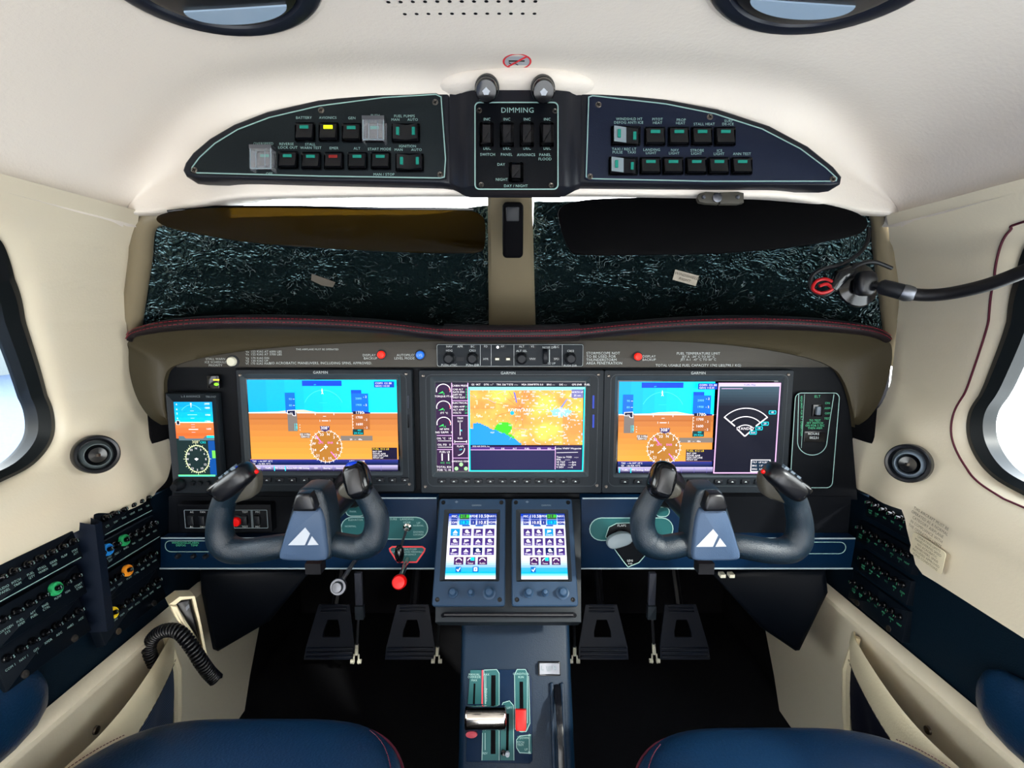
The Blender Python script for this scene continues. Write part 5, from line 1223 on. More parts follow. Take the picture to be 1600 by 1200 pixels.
    F5 = Fr(p(385, 765, Y-.004)); q = smooth2([F5.px(m(x), y) for x, y in G], 4); mb = MB(); mb.poly(F5, q, -.012, .006, .005); mb.build('hand_rest', M['guard'], t, angle=60)
    G = [(528, 766), (534, 757), (548, 748), (556, 760), (560, 778), (548, 780), (533, 776)]
    q = smooth2([F5.px(m(x), y) for x, y in G], 4); mb = MB(); mb.poly(F5, q, -.012, .004, .005); mb.build('hand_rest', M['guard'], t, angle=60)
    # inner thumb switch head
    c1 = p(559, 750, Y-.012); ax = V((s*.32, -.25, -.92)).normalized(); Fq = Fr(c1, V((1, 0, s*.30)), -ax)
    R4 = Matrix((Fq.x, Fq.y, Fq.n)).transposed()
    mb = MB(); mb.ell(c1, .0175, .026, .017, 22, 14, R4, e=.75); hd = mb.build('thumb_switch_head', M['gloss'], t, angle=60)
    F6 = Fr(c1+Fq.n*.0155, Fq.x, Fq.y); mb = MB(); mb.poly(F6, rr(-.010, -.017, .010, .016, .004), -.004, .0022, .0015); mb.build('thumb_plate', M['pod'], hd)
    if not mirror:
        mb = MB(); mb.ell(c1+Fq.y*.019+Fq.n*.007, .0105, .007, .006, 16, 10, R4); mb.build('thumb_button', M['blue'], hd)
    # keeper under the hub
    mb = MB(); mb.box(PY(m(493), 884, Y+.02), (.022, .02, .016)); mb.build('column_stop', M['rubber'], t)
    return t
yoke(False); yoke(True)

# ================================================================ touch controllers in their tilted mount
a, b = PD(795, 783, .868), PD(795, 965, .712)
a, b = PD(795, 783, .865), PD(796, 965, .775)
FT = Fr((a+b)/2, (1, 0, 0), a-b)
tm = thing('controller_mount', FT.w(*FT.px(795, 978), -.02), 'slanted black mount with a grab bar carrying the two touch controllers', 'mount')
q = [FT.px(*p) for p in ((683, 778), (908, 778), (909, 972), (679, 972))]
mb = MB(); mb.poly(FT, q, -.055, -.004, .002); mb.build('mount_body', M['bezel'], tm)
mb = MB(); y = FT.px(795, 961)[1]; xa, xb = FT.px(692, 961)[0], FT.px(898, 961)[0]; mb.tube([FT.w(xa, y, -.004), FT.w(xa+.003, y, .006), FT.w(xb-.003, y, .006), FT.w(xb, y, -.004)], .0035, 10); mb.build('grab_bar', M['pod'], tm)
def gtcscreen(s, other):
    X = lambda v: v if not other else v
    s.G(215, 235, 628, 350, C(0, 60, 190), C(210, 220, 255), 5)
    s.G(215, 350, 628, 610, C(225, 228, 255, 1.1), C(240, 244, 255, 1.1), 3); s.G(215, 610, 628, 700, C(240, 244, 255, 1.1), C(150, 200, 250), 5); s.G(215, 700, 628, 750, C(60, 180, 240), C(0, 190, 250), 3); s.G(215, 750, 628, 795, C(120, 220, 250), C(250, 252, 255, 1.1), 3)
    bx = [(238, 290), (310, 392), (408, 450), (462, 548), (560, 622)]
    tx = [('MIC', 'COM1'), ('121.80', '118.35'), ('XPDR', '1'), ('110.50', '110.87'), ('NAV1', 'HOME')]
    if other: tx = [tx[0], tx[3], tx[2], tx[1], tx[4]]
    for k, (x0, x1) in enumerate(bx):
        hi = (k == 1 and not other) or (k == 3 and other)
        s.R(x0, 240, x1, 288, C(50, 90, 60) if hi else C(30, 60, 150)); s.R(x0, 292, x1, 338, C(0, 130, 210) if k in (1, 2, 3) and hi else C(40, 60, 150))
        s.T(tx[k][0], (x0+x1)/2, 262, 28 if k in (1, 3) else 20, C(60, 255, 30, 1.1) if hi else WHT); s.T(tx[k][1], (x0+x1)/2, 318, 28 if k in (1, 3) else 20, CYN if hi else WHT)
    s.R(335, 340, 400, 352, C(0, 80, 180)); s.R(450, 340, 515, 352, C(0, 80, 180))
    nm = (('PFD', 'Traffic', 'Charts', 'Home'), ('Direct', 'Flight', 'Proc', 'Near'), ('Waypt', 'Wx', 'Music', 'Utils'))
    for j in range(3):
        for i in range(4):
            x, y = 240+i*98, 373+j*83; hl = (j, i) == ((0, 2) if other else (0, 0)); c = C(0, 150, 220) if hl else C(64, 40, 120)
            if (j, i) == (2, 2): c = C(10, 20, 90)
            s.R(x, y, x+78, y+64, c); s.R(x, y+46, x+78, y+62, C(90, 60, 150)) if not hl else None
            s.T(nm[j][i], x+39, y+52, 15, WHT)
            if (i+j) % 3 == 0: s.P([(x+18, y+38), (x+40, y+12), (x+62, y+38)], WHT)
            elif (i+j) % 3 == 1: s.D(x+39, y+24, 15, WHT, 12); s.R(x+30, y+30, x+64, y+38, WHT)
            else: s.R(x+22, y+14, x+56, y+28, WHT); s.L([(x+20, y+36), (x+60, y+22)], WHT, 5)
    for i in range(3):
        x = 283+i*98+(10 if other else 0); s.R(x, 620, x+78, 684, C(70, 20, 90)); s.T(('Range', 'Timer', 'Audio')[i], x+39, 672, 14, WHT); s.A(x+39, 655, 24, 10, 170, WHT, 8, 10)
        if i == 1: s.R(x+38, 624, x+70, 650, CYN)
    s.R(300, 700, 345, 745, C(0, 110, 190)); s.L([(310, 722), (322, 735), (338, 708)], WHT, 7)
    if not other: s.R(440, 700, 488, 745, C(0, 110, 190)); s.R(450, 706, 478, 736, WHT); s.R(460, 712, 468, 730, C(0, 110, 190))
def gtc(bx, scr, knobs, other):
    x0, y1 = FT.px(bx[0], bx[1]); x1, y0 = FT.px(bx[2], bx[3])
    xx0 = FT.px(bx[0]+bx[4], bx[1])[0]
    t = thing('touch_controller', FT.w((x0+x1)/2, y0), 'navy touch controller with icon screen, beside the ' + ('gear lever panel' if not other else 'flap handle panel'), 'touch controller')
    sa, sb = FT.px(scr[0], scr[1]), FT.px(scr[2], scr[3])
    o_ = rr(x0, y0, x1, y1, .004); i_ = rr(sa[0]-.008, sb[1]-.004, sb[0]+.006, sa[1]+.006, .002)
    mb = MB(); mb.frame(FT, o_, inset(o_, .0015), -.004, .006, .0075); mb.frame(FT, inset(o_, .0015), i_, 0, .0075); mb.build('bezel', M['gtc'], t)
    mb = MB(); i2 = rr(sa[0]-.001, sb[1]-.001, sb[0]+.001, sa[1]+.001, .0005); mb.frame(FT, i_, i2, 0, .0075, .0035); mb.build('inner_bezel', M['bezel'], t)
    mb = MB(); mb.rect(FT, sa[0]-.002, sb[1]-.002, sb[0]+.002, sa[1]+.002, 0, .0032); mb.build('screen_glass', M['gloss'], t)
    s = Scr(FT.up(.0034), sa[0], sb[1], sb[0], sa[1], 215, 235, 413, 560); gtcscreen(s, other); s.build('screen_image', M['screen'], t)
    F2 = FT.up(.0075)
    for k, x in enumerate(knobs):
        c = F2.px(x, 926.5); r = (.0075, .0055, .0085)[k]; mb = MB(); mb.lathe(F2, c[0], c[1], [(r, 0), (r, .004), (r*.82, .005), (r*.75, .012), (r*.55, .014), (0, .0145)], 24)
        if k == 2: mb.lathe(F2, c[0], c[1], [(r*1.15, 0), (r*1.15, .0025), (r, .003)], 24)
        mb.build('knob', M['gtc'] if False else mat_knob, t)
    for x, y in ((x0+.007, y1-.007), (x1-.007, y1-.007), (x0+.008, y0+.009), (x1-.008, y0+.009)):
        mb = MB(); mb.lathe(F2, x, y, [(.0034, 0), (.0034, .0006), (.0018, .0008), (0, .0002)], 14); mb.build('screw', M['gloss'], t)
    mb = MB(); mb.txt(F2, 'GARMIN', (sa[0]+sb[0])/2+.006, y1-.012, .004); mb.build('lettering', M['grey'], t)
    mb = MB(); mb.flat(F2, [((sa[0]*.85+sb[0]*.15)+a, y1-.006+b) for a, b in ((-.003, 0), (0, -.0022), (.003, 0), (0, .0022))], .0004); mb.build('sensor_dot', M['knobl'], t)
mat_knob = mat('navy_knob', (34, 54, 76), .4)
gtc((687.5, 781, 789, 948, -5), (702, 803.5, 774.5, 905.5), (708, 736, 764.5), False)
gtc((799.5, 781, 903, 948, 0), (813.5, 803.5, 887, 906), (826, 851.6, 879), True)

# ================================================================ pedestal and throttle quadrant
a, b = PD(805, 975, .885), PD(805, 1200, .80)
FQ = Fr((a+b)/2, (1, 0, 0), a-b)
pdl = thing('centre_pedestal', FQ.w(0, -.12, -.1), 'navy centre pedestal sloping down between the seats with the throttle quadrant', 'pedestal')
q = [FQ.px(*p) for p in ((721, 950), (889, 950), (893, 1060), (902, 1250), (714, 1250), (718, 1100))]
mb = MB(); mb.poly(FQ, q, -.14, 0, .010); mb.build('pedestal_body', M['pedest'], pdl, angle=50)
F2 = FQ
th = thing('throttle_quadrant', FQ.w(*FQ.px(780, 1192)), 'teal-marked throttle quadrant plate with three lever slots on the pedestal', 'throttle quadrant')
q = [FQ.px(*p) for p in ((735, 1046), (824, 1046), (831, 1060), (832, 1188), (828, 1193), (729, 1190), (728, 1180))]
mb = MB(); mb.poly(FQ, q, 0, .0025, .0008); mb.build('faceplate', M['plate'], th)
F2 = FQ.up(.0025); bgm = MB(); pr = MB(); bl = MB(); rd = MB()
def pl(mb, pts, z=.0004): mb.poly(F2, [F2.px(*p) for p in pts], 0, z, 0)
pl(bgm, [(735, 1047), (752, 1047), (753, 1100), (731, 1100)]); pl(bgm, [(758, 1046), (777, 1046), (780, 1052), (780, 1188), (753, 1188), (754, 1100)]); pl(bgm, [(782, 1110), (784, 1100), (792, 1095), (800, 1098), (803, 1108), (803, 1188), (782, 1188)])
pl(bgm, [(805, 1052), (808, 1046), (821, 1046), (824, 1052), (828, 1130), (824, 1142), (815, 1145), (808, 1140), (805, 1130)]); pl(bgm, [(808, 1150), (830, 1148), (831, 1176), (812, 1177), (807, 1170)])
bgm.build('placard', M['teal'], th)
for pts in ([(805, 1140), (804, 1054), (808, 1046), (821, 1046), (824, 1052), (824, 1130)], [(758, 1100), (756, 1047), (776, 1046), (780, 1052), (780, 1188)], [(753, 1188), (754, 1145)], [(782, 1108), (786, 1098), (796, 1095), (802, 1102), (803, 1188)], [(830, 1148), (812, 1150), (807, 1156), (807, 1168), (812, 1176), (830, 1177)], [(826, 1056), (828, 1130), (822, 1143), (812, 1143), (806, 1134)], [(827, 1151), (827, 1174)], [(759, 1055), (759, 1100)], [(758, 1145), (758, 1172)]):
    pr.line(F2, [F2.px(*p) for p in pts], .0009, z1=.0007)
for x, y, t in ((741, 1054, 'MANUAL'), (741, 1058, 'OVERRIDE'), (741, 1063, 'MAX'), (760, 1054, 'MAX'), (814, 1053, 'CONDITION'), (814, 1058, 'RUN'), (796, 1106, 'LIFT'), (813, 1160, 'PITCH'), (813, 1164, 'TRIM'), (819, 1153, 'DOWN'), (822, 1171, 'UP'), (758, 1177, 'REV')): T(pr, F2, t, x, y, 3.6, z=.0009)
T(pr, F2, 'POWER', 759, 1086, 4.5, z=.0009, rot=-1.5708)
for y, d in ((1150, -1), (1174, 1)): c = F2.px(827, y); pr.flat(F2, [(c[0]-.002, c[1]-.004*(-d) if False else c[1]), (c[0]+.002, c[1]), (c[0], c[1]-d*.0035)], .0009)
pr.build('lettering', M['edge'], th)
rd.line(F2, [F2.px(754, 1047), F2.px(753.5, 1100)], .0022, z1=.0008); rd.build('red_stripe', mat('stripe_red', (190, 60, 70), .5), th)
for p in ([(771, 1055), (770.5, 1178)], [(741.5, 1068), (740.5, 1100)], [(814.5, 1065), (815, 1112)], [(793.5, 1115), (792.5, 1172)]):
    wd = .0075 if p[0][0] == 771 else .0030 if p[0][0] < 750 else .006 if p[0][0] > 800 else .004
    bl.line(F2, [F2.px(*p[0]), F2.px(*p[1])], wd, z1=.0007)
bl.build('lever_slot', M['void'], th)
tl = thing('throttle_lever', FQ.w(*FQ.px(770, 1125)), 'throttle lever with a wide polished chrome roller grip', 'lever')
FG = FQ.up(.042); c0, c1 = FG.px(727, 1122), FG.px(791, 1121); mb = MB()
A_, B_ = FG.w(*c0), FG.w(*c1); mb.tube([A_, lerp(A_, B_, .015), lerp(A_, B_, .05), lerp(A_, B_, .95), lerp(A_, B_, .985), B_], [.0145, .0158, .0165, .0165, .0158, .0145], 36); mb.build('grip', M['chrome'], tl)
mb = MB(); mb.tube([FQ.w(*FQ.px(771, 1135), 0), lerp(A_, B_, .6)], .004, 10); mb.build('stem', M['gloss'], tl)
for x in (c0, c1): pass
mb = MB(); F9 = FQ.up(.006); c = F9.px(737, 1147); mb.lathe(F9, c[0], c[1], [(.0095, 0), (.009, .006), (0, .008)], 18, sy=.5); tag(mb.build('override_knob', mat('dull_red', (160, 60, 70), .5)), 'dull red override knob half hidden under the chrome throttle grip', 'knob')
cl_ = thing('condition_lever', FQ.w(*FQ.px(815, 1118)), 'red condition lever knob in the slot beside the chrome throttle', 'lever')
FG = FQ.up(.026); q = [FG.px(*p) for p in ((805, 1107), (822, 1107), (822, 1136), (820, 1140), (807, 1140), (805, 1136))]
mb = MB(); mb.poly(FG, q, 0, .014, .002); mb.mi = 0; mb.build('knob', M['red'] if False else mat('lever_red', (172, 18, 16), .4), cl_)
mb = MB(); mb.tube([FQ.w(*FQ.px(814, 1112), 0), FG.w(*FG.px(813, 1124))], .003, 8); mb.build('stem', M['gloss'], cl_)
al = thing('lift_lever', FQ.w(*FQ.px(792, 1175)), 'short black lift lever with a white tip at the foot of its slot', 'lever')
c = F2.px(793, 1177); mb = MB(); mb.lathe(F2, c[0], c[1], [(.0035, 0), (.0035, .010), (0, .012)], 12); mb.build('tip', M['white'], al)
c = F2.px(786.5, 1175.5); mb = MB(); mb.lathe(F2, c[0], c[1], [(.004, 0), (.004, .004), (0, .005)], 12); mb.build('pivot', M['gloss'], al)
# pitch trim wheel
tw_ = thing('trim_wheel', FQ.w(*FQ.px(868, 1160)), 'black trim wheel rim standing in a slot along the pedestal edge', 'trim wheel')
mb = MB(); cc = FQ.w(*FQ.px(873, 1165), -.055); R = .10; rows = []
for k in range(41):
    a_ = math.radians(-20+220*k/40); d = FQ.y*math.cos(a_)+FQ.n*math.sin(a_); r = R+(.0022 if k % 3 else -.0008)
    rows.append([cc+d*(r-.012)+FQ.x*(-.0045), cc+d*(r-.001)+FQ.x*(-.0045), cc+d*r, cc+d*(r-.001)+FQ.x*.0045, cc+d*(r-.012)+FQ.x*.0045])
mb.grid(rows); mb.build('rim', M['pod'], tw_)
mb = MB(); a, b = FQ.px(848, 1200), FQ.px(885, 1068); 
for sx_ in (-1, 1):
    xx = cc.dot(FQ.x)+sx_*.0085-FQ.o.dot(FQ.x)
    mb.poly(FQ, rr(xx-.003, FQ.px(870, 1230)[1], xx+.003, FQ.px(870, 1066)[1], .003), 0, .006, .002)
mb.build('wheel_cover', M['pedest'], tw_)
# L / R rocker
fs = thing('fuel_selector_switch', FQ.w(*FQ.px(858, 1054)), 'white rocker switch marked L and R at the top of the pedestal', 'switch')
a, b = FQ.px(841, 1056), FQ.px(875, 1033); mb = MB(); mb.poly(FQ, rr(a[0], a[1], b[0], b[1], .001), 0, .003, .001); mb.build('switch_frame', M['gloss'], fs)
rows = []
for k in range(9):
    x = lerp(a[0]+.002, b[0]-.002, k/8); h = .005+.005*abs(k/4-1)**1.6; rows.append([FQ.w(x, a[1]+.002, .002), FQ.w(x, a[1]+.003, h), FQ.w(x, b[1]-.003, h), FQ.w(x, b[1]-.002, .002)])
mb = MB(); mb.grid(rows); mb.build('rocker', M['rockw'], fs)
mb = MB(); F8 = FQ.up(.0085); T(mb, F8, 'L', 847.5, 1044, 8); T(mb, F8, 'R', 867, 1044, 8); F8 = FQ.up(.0056); T(mb, F8, 'FUEL', 858, 1043, 4); T(mb, F8, 'SEL', 858, 1047, 4); mb.build('lettering', M['grey'], fs)

# ================================================================ rudder pedals
def pedal(px, label, group='rudder pedals'):
    Y = 1.10; F = Fr(PY(px, 1030, Y), (1, 0, 0), V((0, .45, 1)))
    t = thing('rudder_pedal', F.o, label, 'rudder pedal', group)
    k = Y/800
    w0, w1 = 42*k, 28*k; h = 85*k
    o_ = [(-w0, 0), (w0, 0), (w0*.98, h*.22), (w1, h*.95), (w1*.96, h), (-w1*.96, h), (-w1, h*.95), (-w0*.98, h*.22)]
    i_ = [(-.020, h*.40), (.020, h*.40), (.020, h*.5), (.013, h*.70), (.012, h*.72), (-.012, h*.72), (-.013, h*.70), (-.020, h*.5)]
    mb = MB(); mb.frame(F, o_, i_, -.006, .004); mb.build('footplate', M['pedal'], t, angle=30)
    for j in range(3): mb = MB(); mb.rect(F, -w0*.93, .004+.009*j, w0*.93, .008+.009*j, .004, .008, .001, .001); mb.build('tread_bar', M['pedal'], t)
    for j in range(3): mb = MB(); mb.rect(F, -w1*.8, h*.86+.007*j, w1*.8, h*.86+.004+.007*j, .004, .007, .001, .001); mb.build('tread_bar', M['pedal'], t)
    mb = MB(); mb.tube([F.w(0, h*.9, -.008), F.w(0, h*1.9, -.03)], .010, 8); mb.build('hanger_arm', M['pod'], t)
    return t
for x, l in ((515, 'first rudder pedal from the coiled cord side wall'), (641, 'black rudder pedal beside the pedestal, below the red pull knob'), (943, 'navy rudder pedal beside the pedestal, below the flap handle'), (1070, 'navy rudder pedal next to the cream wall, below the pale blue yoke hub')): pedal(x, l, None)
# brake cylinders and hanging straps
def cyl_(x0, y0, x1, y1, strap, lab):
    Y = 1.09; t = thing('brake_cylinder', PY(x1, y1, Y), lab, 'brake cylinder')
    a, b = PY(x0, y0, Y), PY(x1, y1, Y); d = b-a
    if strap:
        A0 = PY(strap[0], 893, Y); mb = MB(); F = Fr((A0+a)/2, V((1, 0, 0)), A0-a); L_ = (A0-a).length/2
        mb.poly(F, rr(-.0082, -L_*.38, .0075, L_, .001), 0, .010, .001); mb.build('cylinder_body', M['grey'] if False else mat('strap_grey', (62, 66, 78), .5), t)
        mb = MB(); mb.poly(F, rr(-.0095, -L_, .0095, -L_*.42, .001), -.001, .012, .001); mb.build('lower_sleeve', mat('sleeve_grey', (46, 54, 62), .5), t)
    mb = MB(); mb.tube([a, a+d*.6], .0022, 8); 
    for k in range(24): mb.tube([a+d*(.02+.024*k), a+d*(.03+.024*k)], .0034, 8)
    mb.build('threaded_rod', M['steel'], t)
    mb = MB(); mb.tube([a+d*.58, a+d*.80], .0042, 8)
    for sx_ in (-1, 1): mb.tube([a+d*.80+V((sx_*.005, 0, 0)), a+d*1.0+V((sx_*.006, 0, 0))], .002, 6); mb.tube([a+d*.95+V((sx_*.004, 0, 0)), a+d*.95+V((sx_*.012, 0, 0))], .005, 8)
    mb.build('clevis', M['ivory'], t)
cyl_(560, 964, 556, 1037, (565, 0), 'brake cylinder with grey sleeve hanging behind the silver pull knob')
cyl_(686, 975, 682, 1036, None, 'thin threaded brake rod beside the pedestal on the silver knob side')
cyl_(897, 975, 898, 1036, None, 'thin threaded brake rod beside the pedestal on the flap handle side')
cyl_(1019, 964, 1023, 1036, (1016, 0), 'brake cylinder with grey sleeve hanging below the flap plate')
# white clips under the far panel edge
for x, q_ in ((1128, 'nearer the yoke hub'), (1142, 'nearer the cream wall')):
    mb = MB(); mb.box(PY(x, 898, .87), (.009, .012, .006)); tag(mb.build('cable_clip', M['ivory']), 'small ivory clip under the panel edge, the one of the pair '+q_, 'clip', 'ivory clips under the panel edge')

# knee bolsters under the ends of the panel
for s in (-1, 1):
    mb = MB(); q = [(310, 892), (312, 930), (330, 1018), (340, 1022), (420, 975), (486, 895)] if s < 0 else [(1292, 892), (1296, 930), (1252, 1020), (1243, 1021), (1190, 985), (1108, 895)]
    F = Fr(V((s*.47, .9, -.45)), V((-s*.72, 1, 0)) if s < 0 else V((1, -.72*1.0, 0)), (0, 0, 1))
    F = Fr(PY(q[2][0], 960, .86), V((1, .30, 0)) if s < 0 else V((1, -.30, 0)), V((0, 0, 1)))
    pts = [F.px(*p) for p in q]; mb.poly(F, pts, -.03, 0, .010)
    tag(mb.build('knee_bolster', M['void2'], angle=60), 'dark navy knee bolster hanging below the panel ' + ('beside the cream microphone holder' if s < 0 else 'at the cream wall opposite the microphone'), 'knee bolster')
# ================================================================ side trims: breakers
def wallF(s, z, Y=.7, tilt=.12, X=.598):
    """frame on the side wall, x running forward (as seen), y up, facing the cabin"""
    if s < 0: return Fr(V((-X, Y, z)), (0, 1, 0), V((-tilt, 0, 1)))      # n = x cross y -> +X
    return Fr(V((X, Y, z)), (0, -1, 0), V((tilt, 0, 1)))
def bank(s, px, zt, h, collars, labels, name_label, group, first, dark=False):
    """one row: px = breaker head centres in the photo; the bank is a wedge strip standing off the wall"""
    yc = []
    X0 = .588 if s < 0 else .597
    for (x, y) in px: yc.append(PX(x, y, s*X0))
    Y0, Y1 = min(p.y for p in yc)-.012, max(p.y for p in yc)+.010
    z = sum(p.z for p in yc)/len(yc)-.003
    F = wallF(s, z, 0, .28 if s < 0 else .12, .594 if s < 0 else .604); sy = 1 if s < 0 else -1
    t = thing('breaker_strip', V((s*.60, (Y0+Y1)/2, z-.03)), name_label, 'breaker panel', group)
    X = lambda Y: (Y-F.o.y)*sy
    a, b = sorted((X(Y0), X(Y1)))
    mb = MB(); mb.poly(F, rr(a, -h*.68, b, h*.32, .001), -.014, 0, .0012); mb.build('strip', M['brk'], t)
    pr = MB(); random.seed(first)
    for i, p in enumerate(yc):
        x = X(p.y); col = collars.get(i)
        mb = MB(); mb.lathe(F, x, 0, [(.0050, 0), (.0050, .003), (.0042, .004), (.0036, .004)], 12)
        mb.lathe(F, x, 0, [(.0034, .003), (.0034, .010), (.0028, .011), (0, .011)], 12)
        o = mb.build('circuit_breaker', M['gloss'], t)
        mb = MB(); F2 = F.up(.0111); mb.txt(F2, labels[i % len(labels)][0], x, 0, .0052, z=.0002); mb.build('rating_number', M['edge'] if not dark else M['greent'], o)
        if col:
            mb = MB(); mb.lathe(F, x, 0, [(.0055, 0), (.0086, .001), (.0090, .004), (.0078, .0065), (.0056, .007), (.0052, .005)], 20); c = mb.build('collar', M[col], o); c['label'] = {'cgreen': 'green', 'cblue': 'blue', 'corange': 'orange', 'cyellow': 'yellow'}[col]+' locking collar'
        for k, w_ in enumerate(labels[i % len(labels)][1].split('/')): pr.txt(F, w_, x+.001, -.0125-.0042*k, .0040, z=.0006)
    if s < 0 and first in (1, 4, 5): pr.line(F, [(a+.004, -h*.62), (b-.004, -h*.62)], .0010)
    pr.build('lettering', M['edge'] if not dark else M['greent'], t)
    if h > .045:
        for x in (lerp(a, b, .2), lerp(a, b, .78)):
            mb = MB(); mb.lathe(F, x, -.030, [(.0048, 0), (.0046, .0014), (.003, .0018), (0, .001)], 14); mb.build('screw', M['screw'], t)
    return t
G1 = 'breaker strips on the coiled cord side'
bank(-1, [(5, 904), (25, 892), (47, 880), (65, 870), (83, 861), (100, 851), (116, 840)], 0, .040, {}, [('5', 'AUDIO/PANEL'), ('5', 'PITCH/TRIM'), ('3', 'FUEL/QTY'), ('5', 'STALL/WARN'), ('5', 'GEAR/IND'), ('3', 'FLAP'), ('5', 'STBY/ATT')], 'top breaker strip under the cream sill, nearest the window', None, 1)
bank(-1, [(9, 967), (31, 955), (51, 942), (70, 929), (90, 916), (105, 906), (122, 896)], 0, .042, {4: 'cgreen'}, [('5', 'OXYGEN/SYS'), ('3', 'FUEL/XFER'), ('5', 'AFT/FUEL'), ('7', 'ENG/CTRL'), ('5', 'PUMP'), ('5', 'IGN'), ('3', 'START/CTRL')], 'breaker strip with a single green collar, nearest the window', None, 2)
bank(-1, [(16, 1028), (37, 1014), (56, 1000), (75, 986), (92, 973), (109, 960), (126, 950)], 0, .052, {}, [('5', 'COM 1'), ('5', 'NAV 1'), ('5', 'GPS/1'), ('3', 'XPDR'), ('5', 'ADC'), ('5', 'AHRS'), ('5', 'ACC')], 'lowest plain breaker strip nearest the window, with two screws', None, 3)
bank(-1, [(168, 809), (181, 802), (194, 795), (207, 788), (219, 781), (231, 775)], 0, .036, {}, [('5', 'LTS'), ('5', 'DIM'), ('3', 'FAN'), ('5', 'VENT'), ('5', 'AUX'), ('3', 'CLK')], 'topmost breaker strip next to the instrument panel, directly under the cream sill', None, 4)
bank(-1, [(160, 868), (171, 858), (184, 851), (197, 842), (209, 835), (220, 828), (231, 820), (242, 813)], 0, .040, {0: 'cblue', 1: 'cblue', 3: 'cgreen'}, [('5', 'PFD 1'), ('5', 'STBY/DSP'), ('5', 'ADC 1'), ('7', 'AHRS'), ('5', 'GIA'), ('3', 'COM'), ('5', 'NAV'), ('5', 'MFD')], 'breaker strip with two blue collars and a green one', None, 5)
bank(-1, [(169, 913), (176, 909), (188, 900), (202, 890), (213, 881), (223, 875), (232, 868), (241, 860)], 0, .038, {3: 'corange'}, [('5', 'HYD'), ('5', 'GEAR'), ('5', 'TEST'), ('10', 'PUMP'), ('5', 'CTRL'), ('5', 'IND'), ('3', 'SIG'), ('5', 'WRN')], 'breaker strip with one orange collar beside the instrument panel', None, 6)
bank(-1, [(168, 969), (179, 958), (191, 948), (204, 937), (215, 929), (227, 919), (237, 911), (248, 900)], 0, .052, {0: 'cyellow', 1: 'cyellow'}, [('5', 'A/P'), ('5', 'SERVO'), ('5', 'TRIM'), ('5', 'YAW'), ('5', 'ROLL'), ('3', 'PITCH'), ('5', 'DME'), ('3', 'RAD')], 'breaker strip with two yellow collars above the microphone holder', None, 7)
E = [('5', 'AVN/FAN'), ('5', 'CAB/LT'), ('3', 'WX'), ('5', 'TFC'), ('5', 'PFD/2'), ('5', 'COM/2'), ('7', 'HEAT')]
bank(1, [(1356, 782), (1366, 786), (1378, 794), (1390, 802), (1403, 809), (1416, 816)], 0, .038, {}, E, 'topmost dark breaker strip beside the stepped cream sill edge', None, 8, True)
bank(1, [(1341, 820), (1353, 828), (1364, 836), (1377, 843), (1389, 851), (1401, 859), (1412, 868)], 0, .038, {}, E, 'second dark breaker strip from the top on the placard side', None, 9, True)
bank(1, [(1345, 869), (1357, 876), (1368, 885), (1380, 894), (1393, 904), (1405, 913)], 0, .040, {}, E, 'third dark breaker strip from the top on the placard side', None, 10, True)
bank(1, [(1330, 908), (1341, 915), (1353, 924), (1364, 933), (1376, 942), (1388, 952), (1400, 963)], 0, .052, {}, E, 'lowest dark breaker strip, with two screws, above the empty door pocket', None, 11, True)
# upright divider between the two sets of breakers
mb = MB(); p0 = PX(143, 822, -.59); p1 = PX(162, 978, -.59); 
mb.grid([[V((-.612, p0.y-.010, p0.z+.012)), V((-.580, p0.y-.006, p0.z+.004)), V((-.580, p0.y+.006, p0.z+.004)), V((-.612, p0.y+.012, p0.z+.012))], [V((-.612, p0.y-.010, -.44)), V((-.578, p0.y-.006, -.44)), V((-.578, p0.y+.008, -.44)), V((-.612, p0.y+.014, -.44))]], flip=True)
mb.add([V((-.612, p0.y-.010, -.44)), V((-.578, p0.y-.006, -.44)), V((-.578, p0.y+.008, -.44)), V((-.612, p0.y+.014, -.44))], [(0, 1, 2, 3)])
tag(mb.build('breaker_divider', M['dark']), 'dark upright divider between the two sets of breaker strips', 'divider')

# ================================================================ air vents
def vent(px, py, s, rpx, label):
    p = onwall(px, py, s); p = p*(1-.034/abs(p.x))
    n = V((-s*1.0, -.85, .18)).normalized(); x = V((0, 0, 1)).cross(n).normalized(); F = Fr(p, x, n.cross(x)); R = rpx*p.dot(V((0, CP, -SP)))/800
    t = thing('air_vent', p, label, 'air vent')
    mb = MB(); mb.lathe(F, 0, 0, [(R*1.04, -.015), (R*1.03, .002), (R*.97, .004), (R*.86, .003), (R*.80, -.002), (R*.76, -.008)], 40); mb.build('bezel_ring', M['pod'], t)
    mb = MB(); mb.lathe(F, R*.02, -R*.04, [(R*.78, -.008), (R*.70, -.002), (R*.60, .002), (R*.57, .002), (R*.54, -.003), (R*.50, -.008)], 36); mb.build('eyeball', M['knobl'] if s > 0 else mat('vent_ball', (70, 78, 80), .25), t)
    mb = MB(); mb.lathe(F, R*.02, -R*.04, [(R*.52, -.010), (R*.50, -.002), (R*.40, .002), (0, .003)], 30); mb.build('nozzle', M['gloss'], t)
    mb = MB(); mb.box(F.w(R*.02, -R*.04, .004), (.004, .004, .004)); mb.build('nozzle_tab', M['screw'], t)
vent(151.5, 710, -1, 29, 'round black air vent in the cream wall on the coloured breaker side')
vent(1418, 724, 1, 29, 'round black air vent with pale ball in the brightly lit cream wall')
